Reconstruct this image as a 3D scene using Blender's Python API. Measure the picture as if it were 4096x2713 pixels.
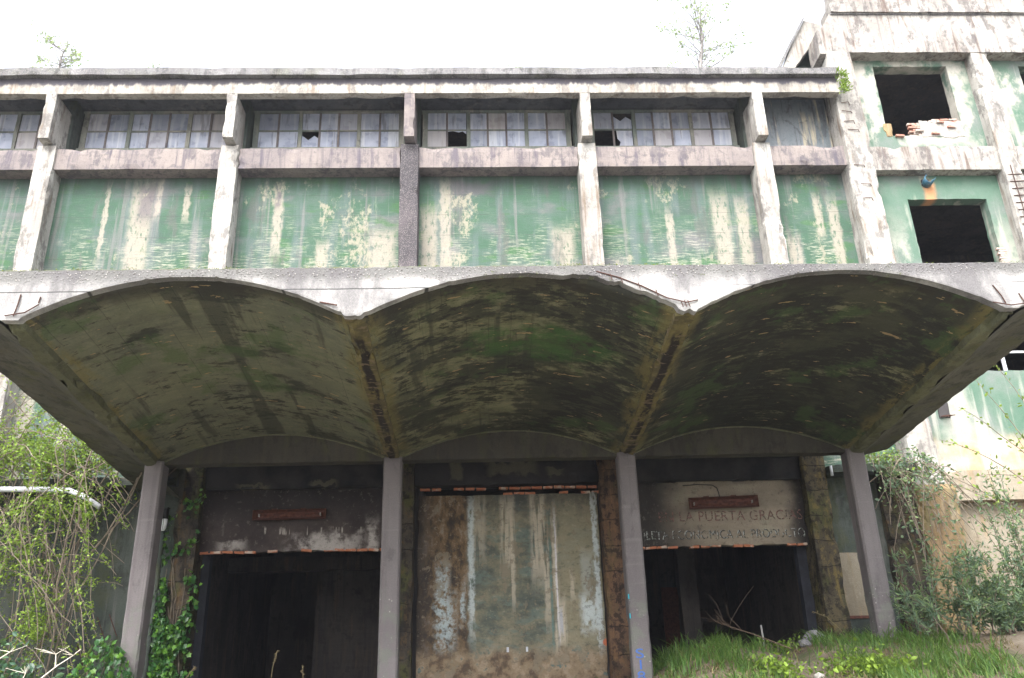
import bpy, bmesh, math, random
from math import radians as rad, sin, cos, pi, floor, ceil
from mathutils import Vector, Matrix, noise as mn

# ---------------------------------------------------------------- camera, sky, sun, exposure
scn = bpy.context.scene
for o in list(bpy.data.objects): bpy.data.objects.remove(o)
COL = scn.collection
cd = bpy.data.cameras.new('camera'); cam = bpy.data.objects.new('camera', cd); COL.objects.link(cam)
p_, y_, r_ = rad(22.517), rad(2.421), rad(-1.694)
fw = Vector((sin(y_)*cos(p_), cos(y_)*cos(p_), sin(p_))); rt = Vector((cos(y_), -sin(y_), 0)); up = rt.cross(fw)
R_ = cos(r_)*rt + sin(r_)*up; U_ = -sin(r_)*rt + cos(r_)*up
cam.matrix_world = Matrix((R_, U_, -fw)).transposed().to_4x4()
cd.sensor_width = 36.0; cd.lens = 36.0*3500/4096; cd.clip_start = 0.1; cd.clip_end = 2000
scn.camera = cam

SUNV = Vector((-0.30, -0.75, 1.0)).normalized()
w = bpy.data.worlds.new('World'); scn.world = w; w.use_nodes = True
nt = w.node_tree; bgn = nt.nodes['Background']
sky = nt.nodes.new('ShaderNodeTexSky'); sky.sky_type = 'NISHITA'; sky.sun_disc = False
sky.sun_elevation = math.asin(SUNV.z); sky.sun_rotation = math.atan2(SUNV.x, SUNV.y)
sky.air_density = 1.0; sky.dust_density = 4.0; sky.ozone_density = 1.0
hs = nt.nodes.new('ShaderNodeHueSaturation'); hs.inputs['Saturation'].default_value = 0.26   # overcast: nearly no colour
nt.links.new(sky.outputs[0], hs.inputs['Color']); nt.links.new(hs.outputs[0], bgn.inputs[0])
bgn.inputs[1].default_value = 0.15
sl = bpy.data.lights.new('sun', 'SUN'); sl.energy = 0.9; sl.angle = rad(40); sl.color = (1, .97, .93)
so = bpy.data.objects.new('sun', sl); COL.objects.link(so)
so.rotation_euler = SUNV.to_track_quat('Z', 'Y').to_euler()
scn.view_settings.view_transform = 'Standard'; scn.view_settings.look = 'None'
scn.view_settings.exposure = 2.3; scn.cycles.max_bounces = 7; scn.cycles.diffuse_bounces = 4; scn.cycles.transparent_max_bounces = 6; scn.view_settings.gamma = 1.0

# ---------------------------------------------------------------- material helpers
class NB:
    """small node builder; every method returns an output socket"""
    def __init__(s, name, rough=.9, spec=.3):
        s.m = bpy.data.materials.new(name); s.m.use_nodes = True; s.t = s.m.node_tree
        s.b = s.t.nodes['Principled BSDF']; s.out = s.t.nodes['Material Output']
        s.b.inputs['Roughness'].default_value = rough; s.b.inputs['Specular IOR Level'].default_value = spec
        g = s.t.nodes.new('ShaderNodeNewGeometry'); s.geo = g; s.pos = g.outputs['Position']; s.h = None
        sp = s.t.nodes.new('ShaderNodeSeparateXYZ'); s.t.links.new(s.pos, sp.inputs[0])
        s.X, s.Y, s.Z = sp.outputs
    def nd(s, ty): return s.t.nodes.new(ty)
    def lk(s, v, i):
        if hasattr(v, 'is_output') or isinstance(v, bpy.types.NodeSocket): s.t.links.new(v, i)
        elif isinstance(v, (tuple, list)): i.default_value = tuple(v) + ((1,) if len(v) == 3 and len(i.default_value) == 4 else ())
        else: i.default_value = v
    def ma(s, op, a, b=0., c=None, clamp=False):
        n = s.nd('ShaderNodeMath'); n.operation = op; n.use_clamp = clamp
        s.lk(a, n.inputs[0]); s.lk(b, n.inputs[1])
        if c is not None: s.lk(c, n.inputs[2])
        return n.outputs[0]
    def add(s, a, b): return s.ma('ADD', a, b)
    def sub(s, a, b): return s.ma('SUBTRACT', a, b)
    def mul(s, *a):
        r = a[0]
        for b in a[1:]: r = s.ma('MULTIPLY', r, b)
        return r
    def mx(s, a, b): return s.ma('MAXIMUM', a, b)
    def v(s, sx=1, sy=1, sz=1, off=(0, 0, 0)):
        n = s.nd('ShaderNodeMapping'); n.inputs['Scale'].default_value = (sx, sy, sz); n.inputs['Location'].default_value = off
        s.t.links.new(s.pos, n.inputs[0]); return n.outputs[0]
    def no(s, vec=None, sc=1., de=4., ro=.55, di=0.):
        n = s.nd('ShaderNodeTexNoise'); s.lk(vec if vec is not None else s.pos, n.inputs['Vector'])
        n.inputs['Scale'].default_value = sc; n.inputs['Detail'].default_value = de
        n.inputs['Roughness'].default_value = ro; n.inputs['Distortion'].default_value = di
        return n.outputs['Fac']
    def vo(s, vec=None, sc=1., out='Distance', feat='F1'):
        n = s.nd('ShaderNodeTexVoronoi'); n.feature = feat; s.lk(vec if vec is not None else s.pos, n.inputs['Vector'])
        n.inputs['Scale'].default_value = sc; return n.outputs[out]
    def ss(s, x, a, b, lo=0., hi=1.):
        n = s.nd('ShaderNodeMapRange'); n.interpolation_type = 'SMOOTHSTEP'; s.lk(x, n.inputs[0])
        for i, q in zip((1, 2, 3, 4), (a, b, lo, hi)): n.inputs[i].default_value = q
        return n.outputs[0]
    def mix(s, f, a, b, mode='MIX'):
        n = s.nd('ShaderNodeMix'); n.data_type = 'RGBA'; n.blend_type = mode
        s.lk(f, n.inputs[0]); s.lk(a, n.inputs[6]); s.lk(b, n.inputs[7]); return n.outputs[2]
    def ramp(s, f, *st):
        n = s.nd('ShaderNodeValToRGB'); e = n.color_ramp.elements
        while len(e) < len(st): e.new(.5)
        for q, (p, c) in zip(e, st): q.position = p; q.color = tuple(c) + (1,)
        s.lk(f, n.inputs[0]); return n.outputs[0]
    def wob(s, ax, amp, vec=None, sc=3.):
        return s.add(ax, s.mul(s.sub(s.no(vec, sc, 3), .5), amp * 2))
    def box(s, cx, cz, wx, wz, soft=.35, amp=.12, sc=4., ax=None):
        """ragged patch mask round (cx, cz) with half sizes wx, wz"""
        if not hasattr(s, 'wc'): s.wc = {}
        k = (amp, sc)
        if k not in s.wc: s.wc[k] = (s.wob(s.X, amp, None, sc), s.wob(s.Z, amp * 2, s.v(1, 1, 1, (7, 3, 1)), sc))
        a = s.ma('DIVIDE', s.ma('ABSOLUTE', s.sub(s.wc[k][0], cx)), wx)
        b = s.ma('DIVIDE', s.ma('ABSOLUTE', s.sub(s.wc[k][1], cz)), wz)
        return s.ss(s.mx(a, b), 1 - soft, 1 + soft, 1., 0.)
    def bump(s, h, st=.4, d=.02):
        n = s.nd('ShaderNodeBump'); n.inputs['Strength'].default_value = st; n.inputs['Distance'].default_value = d
        s.lk(h, n.inputs['Height'])
        if s.h is not None: s.t.links.new(s.h, n.inputs['Normal'])
        s.h = n.outputs[0]; s.t.links.new(s.h, s.b.inputs['Normal'])
    def fin(s, c, rough=None):
        s.lk(c, s.b.inputs['Base Color'])
        if rough is not None: s.lk(rough, s.b.inputs['Roughness'])
        return s.m

def grain(b, c, amt=.35, sc=45.):
    """fine speckle and pits"""
    g = b.no(None, sc, 3, .7)
    b.bump(g, .35, .012)
    return b.mix(amt, c, b.ramp(g, (.3, (.25, .25, .25)), (.7, (1, 1, 1))), 'MULTIPLY')

def m_weathered(name, light, mid, dark, stain, dirt=.5, streak=.6, moss=0., drip=None, pits=0., joints=0.):
    b = NB(name)
    big = b.no(b.v(1, 1, .6), .9, 5, .6)
    c = b.mix(b.ss(big, .35, .65), mid, light)
    dn = b.no(b.v(1.5, 1.5, .75, (3, 9, 2)), 1.7, 9, .72)
    c = b.mix(b.mul(b.ss(dn, .50, .60), dirt*.75), c, dark)
    c = b.mix(b.mul(b.ss(b.no(b.v(1, 1, 1, (3, 2, 7)), 7.5, 6, .75), .54, .64), dirt*.6), c, tuple(.5*(p+q) for p, q in zip(dark, mid)))
    c = b.mix(b.mul(b.ss(b.no(b.v(11, 11, .5, (3, 2, 7)), 1., 4), .55, .66), streak*.45), c, dark)
    st = b.ss(b.no(b.v(5, 5, .35), 1.3, 4, .6), .5, .68)
    c = b.mix(b.mul(st, streak, b.ss(b.no(b.v(1, 1, 1, (1, 4, 8)), 1.1, 2), .35, .6)), c, stain)
    if moss:
        c = b.mix(b.mul(b.ss(b.no(b.v(1, 1, .5, (5, 5, 5)), 2.4, 5, .65), .5, .66), moss), c, (.07, .075, .02))
    if pits:
        pb = b.vo(None, 38.)
        c = b.mix(b.mul(b.ss(pb, .16, .34, 1, 0), pits), c, (.62, .58, .52)); b.bump(b.ss(pb, .1, .5, 1, 0), .5, .02)
    if drip:
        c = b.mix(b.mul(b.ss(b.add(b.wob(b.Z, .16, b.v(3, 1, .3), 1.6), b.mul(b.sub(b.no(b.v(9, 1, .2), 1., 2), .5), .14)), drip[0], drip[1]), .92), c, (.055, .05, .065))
    if joints:
        fl = b.no(b.v(1, 1, .8, (2, 5, 5)), 4.5, 9, .75)
        c = b.mix(b.mul(b.ss(fl, .52, .56), .75), c, dark); c = b.mix(b.mul(b.ss(fl, .44, .40), .55), c, stain); b.bump(fl, .7, .05)
        jz = b.ma('ABSOLUTE', b.sub(b.ma('FRACT', b.ma('DIVIDE', b.wob(b.Z, .06, None, 3.), joints)), .5))
        jm = b.mul(b.ss(jz, .0, .022, 1, 0), b.ss(b.no(b.v(1, 1, 1, (4, 4, 0)), 2.2, 3), .38, .5))
        c = b.mix(b.mul(jm, .9), c, (.008, .007, .007)); b.bump(jm, .8, -.04)
    cr = b.no(b.v(1.2, 1.2, 7), 1.5, 4, .5)
    b.bump(cr, .25, .03)
    # hairline cracks
    vc = b.vo(b.v(.9, .9, .9), .8, 'Distance', 'DISTANCE_TO_EDGE')
    c = b.mix(b.mul(b.ss(b.wob(vc, .16, None, 5), .0, .010, 1, 0), .4, b.ss(big, .45, .55)), c, dark)
    return b.fin(grain(b, c))

def m_plain(name, c, rough=.9, var=.35, sc=6., spec=.3):
    b = NB(name, rough, spec); f = b.no(None, sc, 5, .6)
    return b.fin(grain(b, b.mix(b.ss(f, .3, .7), c, tuple(x*(1-var) for x in c)), .25))

M = {}
M['beam'] = m_weathered('weathered_white_concrete', (.38, .36, .33), (.26, .24, .218), (.075, .065, .068), (.12, .085, .07), .9, .9)
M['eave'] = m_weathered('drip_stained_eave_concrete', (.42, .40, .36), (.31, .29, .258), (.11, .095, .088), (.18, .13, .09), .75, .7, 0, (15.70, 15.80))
M['col'] = m_weathered('pale_column_concrete', (.42, .405, .375), (.28, .262, .238), (.085, .076, .074), (.15, .108, .075), .85, .8)
M['band'] = m_weathered('pinkish_band_concrete', (.245, .21, .192), (.175, .15, .148), (.065, .06, .075), (.085, .075, .095), .75, .85)
M['darkcol'] = m_weathered('dark_pebbly_concrete', (.095, .082, .088), (.062, .056, .062), (.03, .027, .03), (.05, .044, .05), .5, .4, 0, None, .4)
M['roof'] = m_weathered('rough_slab_edge_concrete', (.22, .215, .22), (.13, .125, .13), (.04, .04, .04), (.07, .07, .07), .8, .3, .3, None, .5)
M['shade'] = m_weathered('shade_dark_recess_plaster', (.10, .105, .11), (.07, .075, .085), (.02, .02, .025), (.2, .18, .16), .6, .35)  # dark tone stands in for the shade under the eave
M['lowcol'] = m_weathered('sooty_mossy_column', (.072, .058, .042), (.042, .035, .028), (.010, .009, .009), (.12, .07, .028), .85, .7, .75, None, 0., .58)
M['lip'] = m_weathered('mossy_arch_lip', (.13, .13, .075), (.09, .092, .055), (.03, .03, .02), (.12, .10, .05), .6, .3, .4)
M['wing'] = m_weathered('grey_olive_wing_soffit', (.100, .096, .074), (.066, .064, .049), (.018, .018, .014), (.13, .10, .04), .85, .2, .5)
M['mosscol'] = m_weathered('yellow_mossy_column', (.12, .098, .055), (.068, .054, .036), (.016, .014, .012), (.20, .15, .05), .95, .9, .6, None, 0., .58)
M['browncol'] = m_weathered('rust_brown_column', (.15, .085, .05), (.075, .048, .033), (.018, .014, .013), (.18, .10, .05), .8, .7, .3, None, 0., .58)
M['endpanel'] = m_weathered('peeling_blue_grey_panel', (.17, .185, .20), (.12, .145, .16), (.05, .052, .06), (.42, .37, .27), .6, 1.)
M['soot'] = m_weathered('soot_black_plaster', (.055, .05, .05), (.03, .028, .03), (.012, .012, .014), (.10, .09, .08), .6, .25)
M['gwall'] = m_weathered('grey_green_ground_wall', (.075, .085, .076), (.045, .058, .05), (.02, .023, .02), (.12, .12, .11), .7, .7, .35)
M['ochre'] = m_weathered('ochre_stained_stone', (.32, .235, .12), (.22, .15, .08), (.07, .05, .032), (.36, .33, .26), .75, .6, .5)
M['beige'] = m_weathered('beige_ground_plaster', (.30, .265, .21), (.25, .215, .16), (.15, .115, .075), (.33, .22, .11), .5, .7)
M['rust'] = m_plain('rusty_metal', (.13, .05, .035), .8, .5, 14)
M['rebar'] = m_plain('rusty_rebar', (.09, .045, .035), .9, .4, 20)
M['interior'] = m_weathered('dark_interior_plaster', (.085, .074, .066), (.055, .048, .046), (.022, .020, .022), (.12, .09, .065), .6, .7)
M['steel'] = m_plain('dark_blue_steel', (.035, .037, .05), .7, .4, 4)
M['framepaint'] = m_weathered('flaking_frame_paint', (.30, .29, .25), (.17, .20, .175), (.08, .08, .08), (.36, .33, .28), .5, .6)
b = NB('patched_soot_plaster'); c = b.ramp(b.no(None, 1.6, 6), (.35, (.012, .012, .014)), (.6, (.035, .032, .032)))
for q in ((.75, 5.05, .55, .16), (-.55, 5.0, .13, .2), (1.75, 4.95, .2, .08), (-3.6, 4.78, .3, .06), (-5.2, 4.75, .35, .04)): c = b.mix(b.mul(b.box(*q, .3, .12, 4.), .85), c, b.mix(b.no(None, 6, 5), (.07, .062, .045), (.125, .11, .075)))
M['soot2'] = b.fin(grain(b, c))
M['brick'] = None
b = NB('red_brick'); f = b.no(None, 9, 4)
M['brick'] = b.fin(grain(b, b.mix(b.ss(b.no(None, 5.1, 4), .52, .66), b.mix(f, (.36, .115, .06), (.46, .19, .10)), (.5, .4, .33)), .3))
b = NB('overexposed_pale_brick'); f = b.no(None, 9, 4)
M['brick2'] = b.fin(grain(b, b.mix(b.ss(b.no(None, 3.1, 3), .42, .6), b.mix(f, (.33, .15, .11), (.38, .22, .17)), (.42, .37, .33)), .3))  # paler copy of the red brick, overexposure put into its colour
M['mortar'] = m_plain('old_mortar', (.40, .375, .345), .95, .4, 8)
M['pvc'] = m_plain('pale_pipe', (.62, .63, .68), .5, .2, 3)
M['bluepipe'] = m_plain('blue_plastic', (.06, .16, .24), .45, .3, 8)
M['black'] = m_plain('black_metal', (.012, .012, .012), .5, .2, 9)
M['bulb'] = m_plain('white_lamp_glass', (.75, .78, .8), .25, .05, 9)
M['wood'] = m_plain('grey_stake', (.32, .31, .30), .9, .3, 9)

def m_pillar():
    b = NB('smooth_grey_pillar')
    c = b.mix(b.ss(b.no(b.v(1, 1, .4), 1.2, 4), .35, .65), (.130, .115, .118), (.172, .154, .155))
    c = b.mix(b.mul(b.ss(b.no(b.v(9, 9, .3), 1., 3), .52, .7), .5), c, (.105, .093, .095))
    # shuttering lines and worn bottom
    c = b.mix(b.mul(b.ss(b.no(b.v(.2, .2, 3), 2., 2), .6, .68), .3), c, (.22, .2, .198))
    low = b.ss(b.wob(b.Z, .35), 1.5, 2.3, 1., 0.)
    c = b.mix(b.mul(low, b.ss(b.no(None, 4, 5, .6), .45, .6)), c, (.145, .145, .13))
    sp = b.ss(b.vo(None, 11.), .1, .2, 1, 0)
    c = b.mix(b.mul(sp, b.ss(b.no(None, 2.2, 3), .48, .6), b.add(b.mul(low, .85), .08)), c, (.42, .4, .37))
    dk = b.ss(b.no(b.v(1, 1, .5, (2, 2, 6)), 3.1, 5, .65), .56, .7)
    c = b.mix(b.mul(dk, .45), c, (.06, .056, .055))
    b.bump(b.no(b.v(1, 1, 6), 3, 3), .12, .02)
    return b.fin(grain(b, c, .3))
M['pillar'] = m_pillar()

def m_green():
    b = NB('peeling_green_wall_paint')
    a = b.no(b.v(.8, .8, 1.6), .8, 5, .6)
    c = b.ramp(a, (.32, (.050, .080, .066)), (.45, (.045, .096, .062)), (.56, (.064, .104, .082)), (.68, (.110, .116, .116)))
    c = b.mix(b.mul(b.ss(b.no(b.v(.9, .9, 2.6, (4, 1, 3)), 1., 3), .56, .66), .75), c, (.045, .112, .045))
    # bluish and lilac runs
    c = b.mix(b.mul(b.ss(b.no(b.v(2.2, 2.2, .22), 1., 4), .5, .64), .6), c, (.105, .128, .132))
    c = b.mix(b.mul(b.ss(b.no(b.v(4, 4, .16, (9, 2, 0)), 1., 4), .56, .66), .55), c, (.17, .155, .16))
    # horizontally scuffed, bared plaster: more of it low down
    lowm = b.ss(b.wob(b.Z, .6, None, 1.2), 10.2, 12.6, 1., 0.05)
    sc = b.mul(b.ss(b.no(b.v(1.8, 1.8, 20), 1.5, 9, .78), .49, .59), b.ss(b.no(b.v(1.3, 1, .8, (2, 6, 1)), 1.1, 6, .65), .43, .55), lowm)
    c = b.mix(b.ma('MULTIPLY', sc, .9), c, (.34, .335, .265))
    # bare plaster streaks running down from the band
    for cx, cz, wx, wz in ((-8.85, 11.6, .28, 1.65), (-9.8, 12., .06, 1.1), (-8.45, 12.7, .07, .6), (-7.7, 12.5, .08, .5), (-5.27, 11.9, .12, 1.0), (-4.05, 10.6, .15, .62), (-2.5, 10.8, .35, .8), (-.82, 11.7, .14, 1.5), (-1.25, 11.2, .2, 1.0), (2.3, 10.8, .28, .8), (5.2, 11.2, .1, .9),
                           (6.6, 11.3, .22, 1.3), (7.2, 11.4, .16, 1.0), (9.7, 11.2, .14, 1.2), (9.3, 12.0, .1, .6), (8.5, 10.6, .16, .7), (-10.9, 6.4, .2, 2.2), (-9.9, 6.6, .1, 1.5), (-13.5, 11.3, .3, 1.5), (8.75, 14.25, .10, .45), (9.15, 14.4, .07, .5), (9.65, 14.25, .2, .35), (8.5, 14.5, .05, .5)):
        c = b.mix(b.mul(b.box(cx, cz, wx, wz, .4, .09, 5.), .8, b.ss(b.no(b.v(5, 5, 2.), 2., 6, .7), .34, .5)), c, (.30, .268, .222))
    for cx, cz, wx, wz in ((-8.75, 12.55, .2, .55), (-5.3, 12.7, .07, .35), (-.1, 12.9, .5, .2), (7.55, 10.9, .2, .45)):
        c = b.mix(b.mul(b.box(cx, cz, wx, wz, .5, .1, 4.), .7), c, (.10, .085, .10))
    c = b.mix(b.mul(b.ss(b.no(b.v(8, 8, .7), 1., 7, .7), .6, .7), .3), c, (.24, .26, .22))
    c = b.mix(b.mul(b.ss(b.no(b.v(.9, .9, .28, (5, 0, 9)), 1.2, 8, .7), .54, .62), .6), c, (.085, .088, .082))
    c = b.mix(b.mul(b.ss(b.no(b.v(.7, .7, .5, (8, 0, 2)), 1.1, 8, .72), .57, .63), b.ss(b.no(b.v(6, 6, 3), 2., 6, .75), .42, .52), .8), c, (.27, .25, .19))
    # dirt drips under the band, damp corners
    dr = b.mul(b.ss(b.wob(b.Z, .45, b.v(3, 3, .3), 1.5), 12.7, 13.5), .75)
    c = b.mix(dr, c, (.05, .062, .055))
    # course joints
    fz = b.ma('FRACT', b.ma('DIVIDE', b.wob(b.Z, .012, None, 5), .62))
    jt = b.mul(b.ss(b.ma('ABSOLUTE', b.sub(fz, .5)), .0, .018, 1, 0), b.ss(b.no(b.v(1, 1, 1, (8, 8, 8)), 1.4, 3), .42, .55))
    c = b.mix(b.mul(jt, .75), c, (.06, .065, .06)); b.bump(jt, .3, -.02)
    # board-marked relief
    b.bump(b.no(b.v(.6, .6, 14), 1.5, 4), .22, .02)
    return b.fin(grain(b, c, .25, 30))
M['green'] = m_green()

def m_tower():
    b = NB('tower_green_plaster')
    a = b.no(None, .9, 5, .6)
    c = b.ramp(a, (.35, (.070, .135, .095)), (.52, (.098, .155, .118)), (.66, (.145, .17, .155)))
    # faded pale plaster round and below the openings
    pale = b.ss(b.no(b.v(1, 1, .7, (3, 3, 3)), 1.1, 5, .65), .42, .56)
    zone = b.mx(b.mx(b.box(12.6, 15.6, 1.75, 1.45, .25, .35, 2.), b.box(15.9, 15.5, .75, 1.2, .3, .3, 2.)), b.mul(b.ss(b.wob(b.Z, .6, None, 1.5), 10.2, 12.4, 1, 0), b.ss(b.Z, 8.8, 9.6), .75))
    c = b.mix(b.mul(zone, pale), c, (.39, .37, .325))
    low = b.mul(b.ss(b.wob(b.Z, .9, None, 1.2), 5.3, 6.0, 1, 0), 1.)
    c = b.mix(b.mul(b.box(11.75, 6.3, .35, .8, .6, .2, 3.), .8), c, (.36, .35, .31))
    c = b.mix(low, c, b.ramp(b.no(None, 1.3, 4), (.4, (.37, .34, .32)), (.6, (.36, .27, .16))))
    c = b.mix(b.mul(b.ss(b.no(b.v(3, 3, .3), 1., 4), .54, .66), .6), c, (.40, .385, .34))
    c = b.mix(b.mul(b.box(12.45, 12.55, .14, .35, .6, .08), .9), c, (.55, .27, .13))
    c = b.mix(b.mul(b.ss(b.no(None, 3.2, 6, .7), .58, .7), .35), c, (.16, .17, .15))
    b.bump(b.no(None, 2.5, 5), .3, .03)
    return b.fin(grain(b, c, .25))
M['tower'] = m_tower()

def m_soffit():
    b = NB('mouldy_olive_soffit', .85)
    lft = b.ss(b.wob(b.X, .5, None, .8), -2.4, -1.4, 1, 0); rgt = b.ss(b.wob(b.X, .5, None, .8), 2.7, 3.5)
    # yellow-olive growth on grey concrete
    a = b.no(b.v(.8, 1.1, .8), 1.1, 8, .66)
    c = b.ramp(a, (.34, (.068, .072, .046)), (.46, (.115, .118, .066)), (.56, (.160, .158, .084)), (.68, (.215, .205, .125)))
    c = b.mix(b.mul(b.ss(b.no(b.v(.9, 1.6, .9, (4, 2, 1)), 3.4, 7, .7), .50, .60), .45), c, (.235, .215, .13))
    c = b.mix(b.mul(lft, .5), c, (.135, .140, .105))
    # black mould: region by region, with crisp ragged edges
    reg = b.add(b.mul(rgt, .105), b.mul(lft, -.045))
    reg = b.add(reg, b.mul(b.ss(b.wob(b.X, .6, None, .9), .3, 1.6), b.ss(b.X, 3.1, 2.7), .055))
    reg = b.add(reg, b.mul(b.ss(b.wob(b.Y, .5, None, 1.), 14.2, 15.4), .035))
    big = b.add(b.no(b.v(.55, .9, .55, (6, 4, 1)), 1.15, 10, .70), reg)
    c = b.mix(b.mul(b.ss(big, .50, .575), .80), c, (.024, .025, .019))
    sm = b.add(b.no(b.v(.8, 2.0, .8, (9, 1, 4)), 3.2, 8, .74), b.mul(reg, .8))
    c = b.mix(b.mul(b.ss(sm, .525, .575), b.ss(b.no(b.v(.7, .7, .7, (0, 9, 0)), 1.0, 4), .38, .52), .85), c, (.020, .020, .017))
    # sooty strip behind the fascia, damp runs along the vault
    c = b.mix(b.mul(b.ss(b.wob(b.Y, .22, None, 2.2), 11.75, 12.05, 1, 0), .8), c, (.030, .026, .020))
    c = b.mix(b.mul(b.ss(b.no(b.v(2.4, .2, 1, (0, 0, 2)), 1., 5), .555, .62), .65), c, (.030, .032, .025))
    gm = b.ss(b.ma('ADD', b.ma('POWER', b.sub(b.X, 1.0), 2.), b.mul(b.ma('POWER', b.sub(b.wob(b.Y, .4), 13.6), 2.), 5.)), .5, 2.6, 1, 0)
    c = b.mix(b.mul(gm, .8, b.ss(b.no(None, 2.6, 6, .7), .38, .56)), c, (.045, .115, .028))
    c = b.mix(b.mul(b.ss(b.no(b.v(.8, .8, .8, (1, 7, 7)), 1.1, 6, .66), .55, .63), .55), c, (.060, .105, .034))
    # bare tan flakes
    fl = b.ss(b.no(b.v(1.7, 5.2, 1.7, (3, 8, 0)), 1.7, 4, .55), .672, .685)
    c = b.mix(b.mul(fl, .9), c, b.mix(b.no(None, 20), (.26, .17, .08), (.38, .28, .15)))
    # yellow moss creeping from the ribs
    ry = b.ma('ABSOLUTE', b.sub(b.ma('FRACT', b.ma('DIVIDE', b.add(b.X, 6.57 + 2.4), 4.8)), .5))
    rb = b.mul(b.ss(b.wob(ry, .045, b.v(1, .6, 1), 2.4), .035, .085, 1, 0), b.ss(b.no(b.v(1.5, .5, 1, (0, 3, 3)), 2.6, 7, .7), .42, .54))
    c = b.mix(b.mul(rb, .75), c, (.165, .14, .052))
    # formwork board lines both ways
    fx = b.ma('ABSOLUTE', b.sub(b.ma('FRACT', b.ma('DIVIDE', b.wob(b.X, .012), .36)), .5))
    fy = b.ma('ABSOLUTE', b.sub(b.ma('FRACT', b.ma('DIVIDE', b.wob(b.Y, .012), .19)), .5))
    jl = b.mx(b.mul(b.ss(fx, 0, .026, 1, 0), .8), b.mul(b.ss(fy, 0, .05, 1, 0), .55))
    jl = b.mul(jl, b.ss(b.no(None, 1.1, 5), .44, .56))
    c = b.mix(b.mul(jl, .6), c, (.02, .02, .016)); b.bump(jl, .4, -.02)
    b.bump(b.no(b.v(.7, 3, .7), 3, 5), .35, .03)
    return b.fin(grain(b, c, .3, 35))
M['soffit'] = m_soffit()

def m_rib():
    b = NB('mossy_black_stained_rib')
    c = b.mix(b.ss(b.no(None, 3, 7, .68), .42, .58), (.155, .127, .050), (.088, .075, .036))
    rx = b.ma('ABSOLUTE', b.sub(b.ma('FRACT', b.ma('DIVIDE', b.add(b.wob(b.X, .09, b.v(1, .5, 1), 3.), 6.57 + 2.4), 4.8)), .5))
    mid = b.mul(b.ss(rx, .010, .019, 1, 0), b.ss(b.wob(b.Y, .3, None, 2), 11.95, 12.3))
    c = b.mix(b.mul(mid, b.ss(b.no(b.v(1, .5, 1, (1, 1, 4)), 2.2, 6, .68), .38, .46)), c, (.022, .017, .014))
    c = b.mix(b.mul(b.ss(b.no(b.v(1, 2, 1), 5, 5), .57, .63), .8), c, (.17, .125, .08))
    b.bump(b.no(None, 7, 5), .5, .03)
    return b.fin(grain(b, c))
M['rib'] = m_rib()
M['spandrel'] = m_weathered('damp_spandrel_concrete', (.056, .05, .038), (.038, .034, .027), (.018, .016, .013), (.08, .066, .04), .6, .3, .35)

def m_fascia():
    b = NB('pebbly_fascia_concrete')
    c = b.mix(b.ss(b.no(b.v(1, 1, 1), .9, 5, .62), .38, .62), (.235, .228, .225), (.42, .41, .395))
    up_ = b.ss(b.wob(b.Z, .13, b.v(1, 1, 1), 1.4), 5.60, 5.82)
    c = b.mix(b.mul(up_, .85), c, (.115, .112, .108))
    dk = b.mul(b.ss(b.no(b.v(1.2, 1, .5, (3, 1, 6)), 1.1, 6, .65), .47, .63), .75)
    c = b.mix(dk, c, (.12, .113, .118))
    pb = b.vo(None, 24.); pc = b.vo(None, 24., 'Color')
    pm = b.mul(b.ss(pb, .18, .32, 1, 0), b.add(b.mul(up_, .75), .15), b.ss(b.no(None, 1.5, 3), .35, .55))
    c = b.mix(pm, c, b.mix(b.ss(b.no(pc, 1.), .4, .6), (.09, .08, .07), (.46, .44, .41)))
    b.bump(b.mul(b.ss(pb, .1, .5, 1, 0), up_), .6, .02)
    c = b.mix(b.mul(b.ss(b.no(b.v(6, 6, .6), 1., 4), .56, .68), .5), c, (.14, .13, .13))
    ln = b.mul(b.ss(b.ma('ABSOLUTE', b.sub(b.wob(b.Z, .012), 5.56)), .004, .012, 1, 0), b.ss(b.no(b.v(.6, 1, 1), .9, 2), .48, .56))
    c = b.mix(ln, c, (.05, .05, .05))
    top = b.mul(b.ss(b.wob(b.Z, .03, None, 9), 5.88, 5.93), b.ss(b.no(None, 4, 4), .42, .54))
    c = b.mix(b.mul(top, .8), c, (.10, .12, .035))
    return b.fin(grain(b, c, .45, 55))
M['fascia'] = m_fascia()

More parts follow.
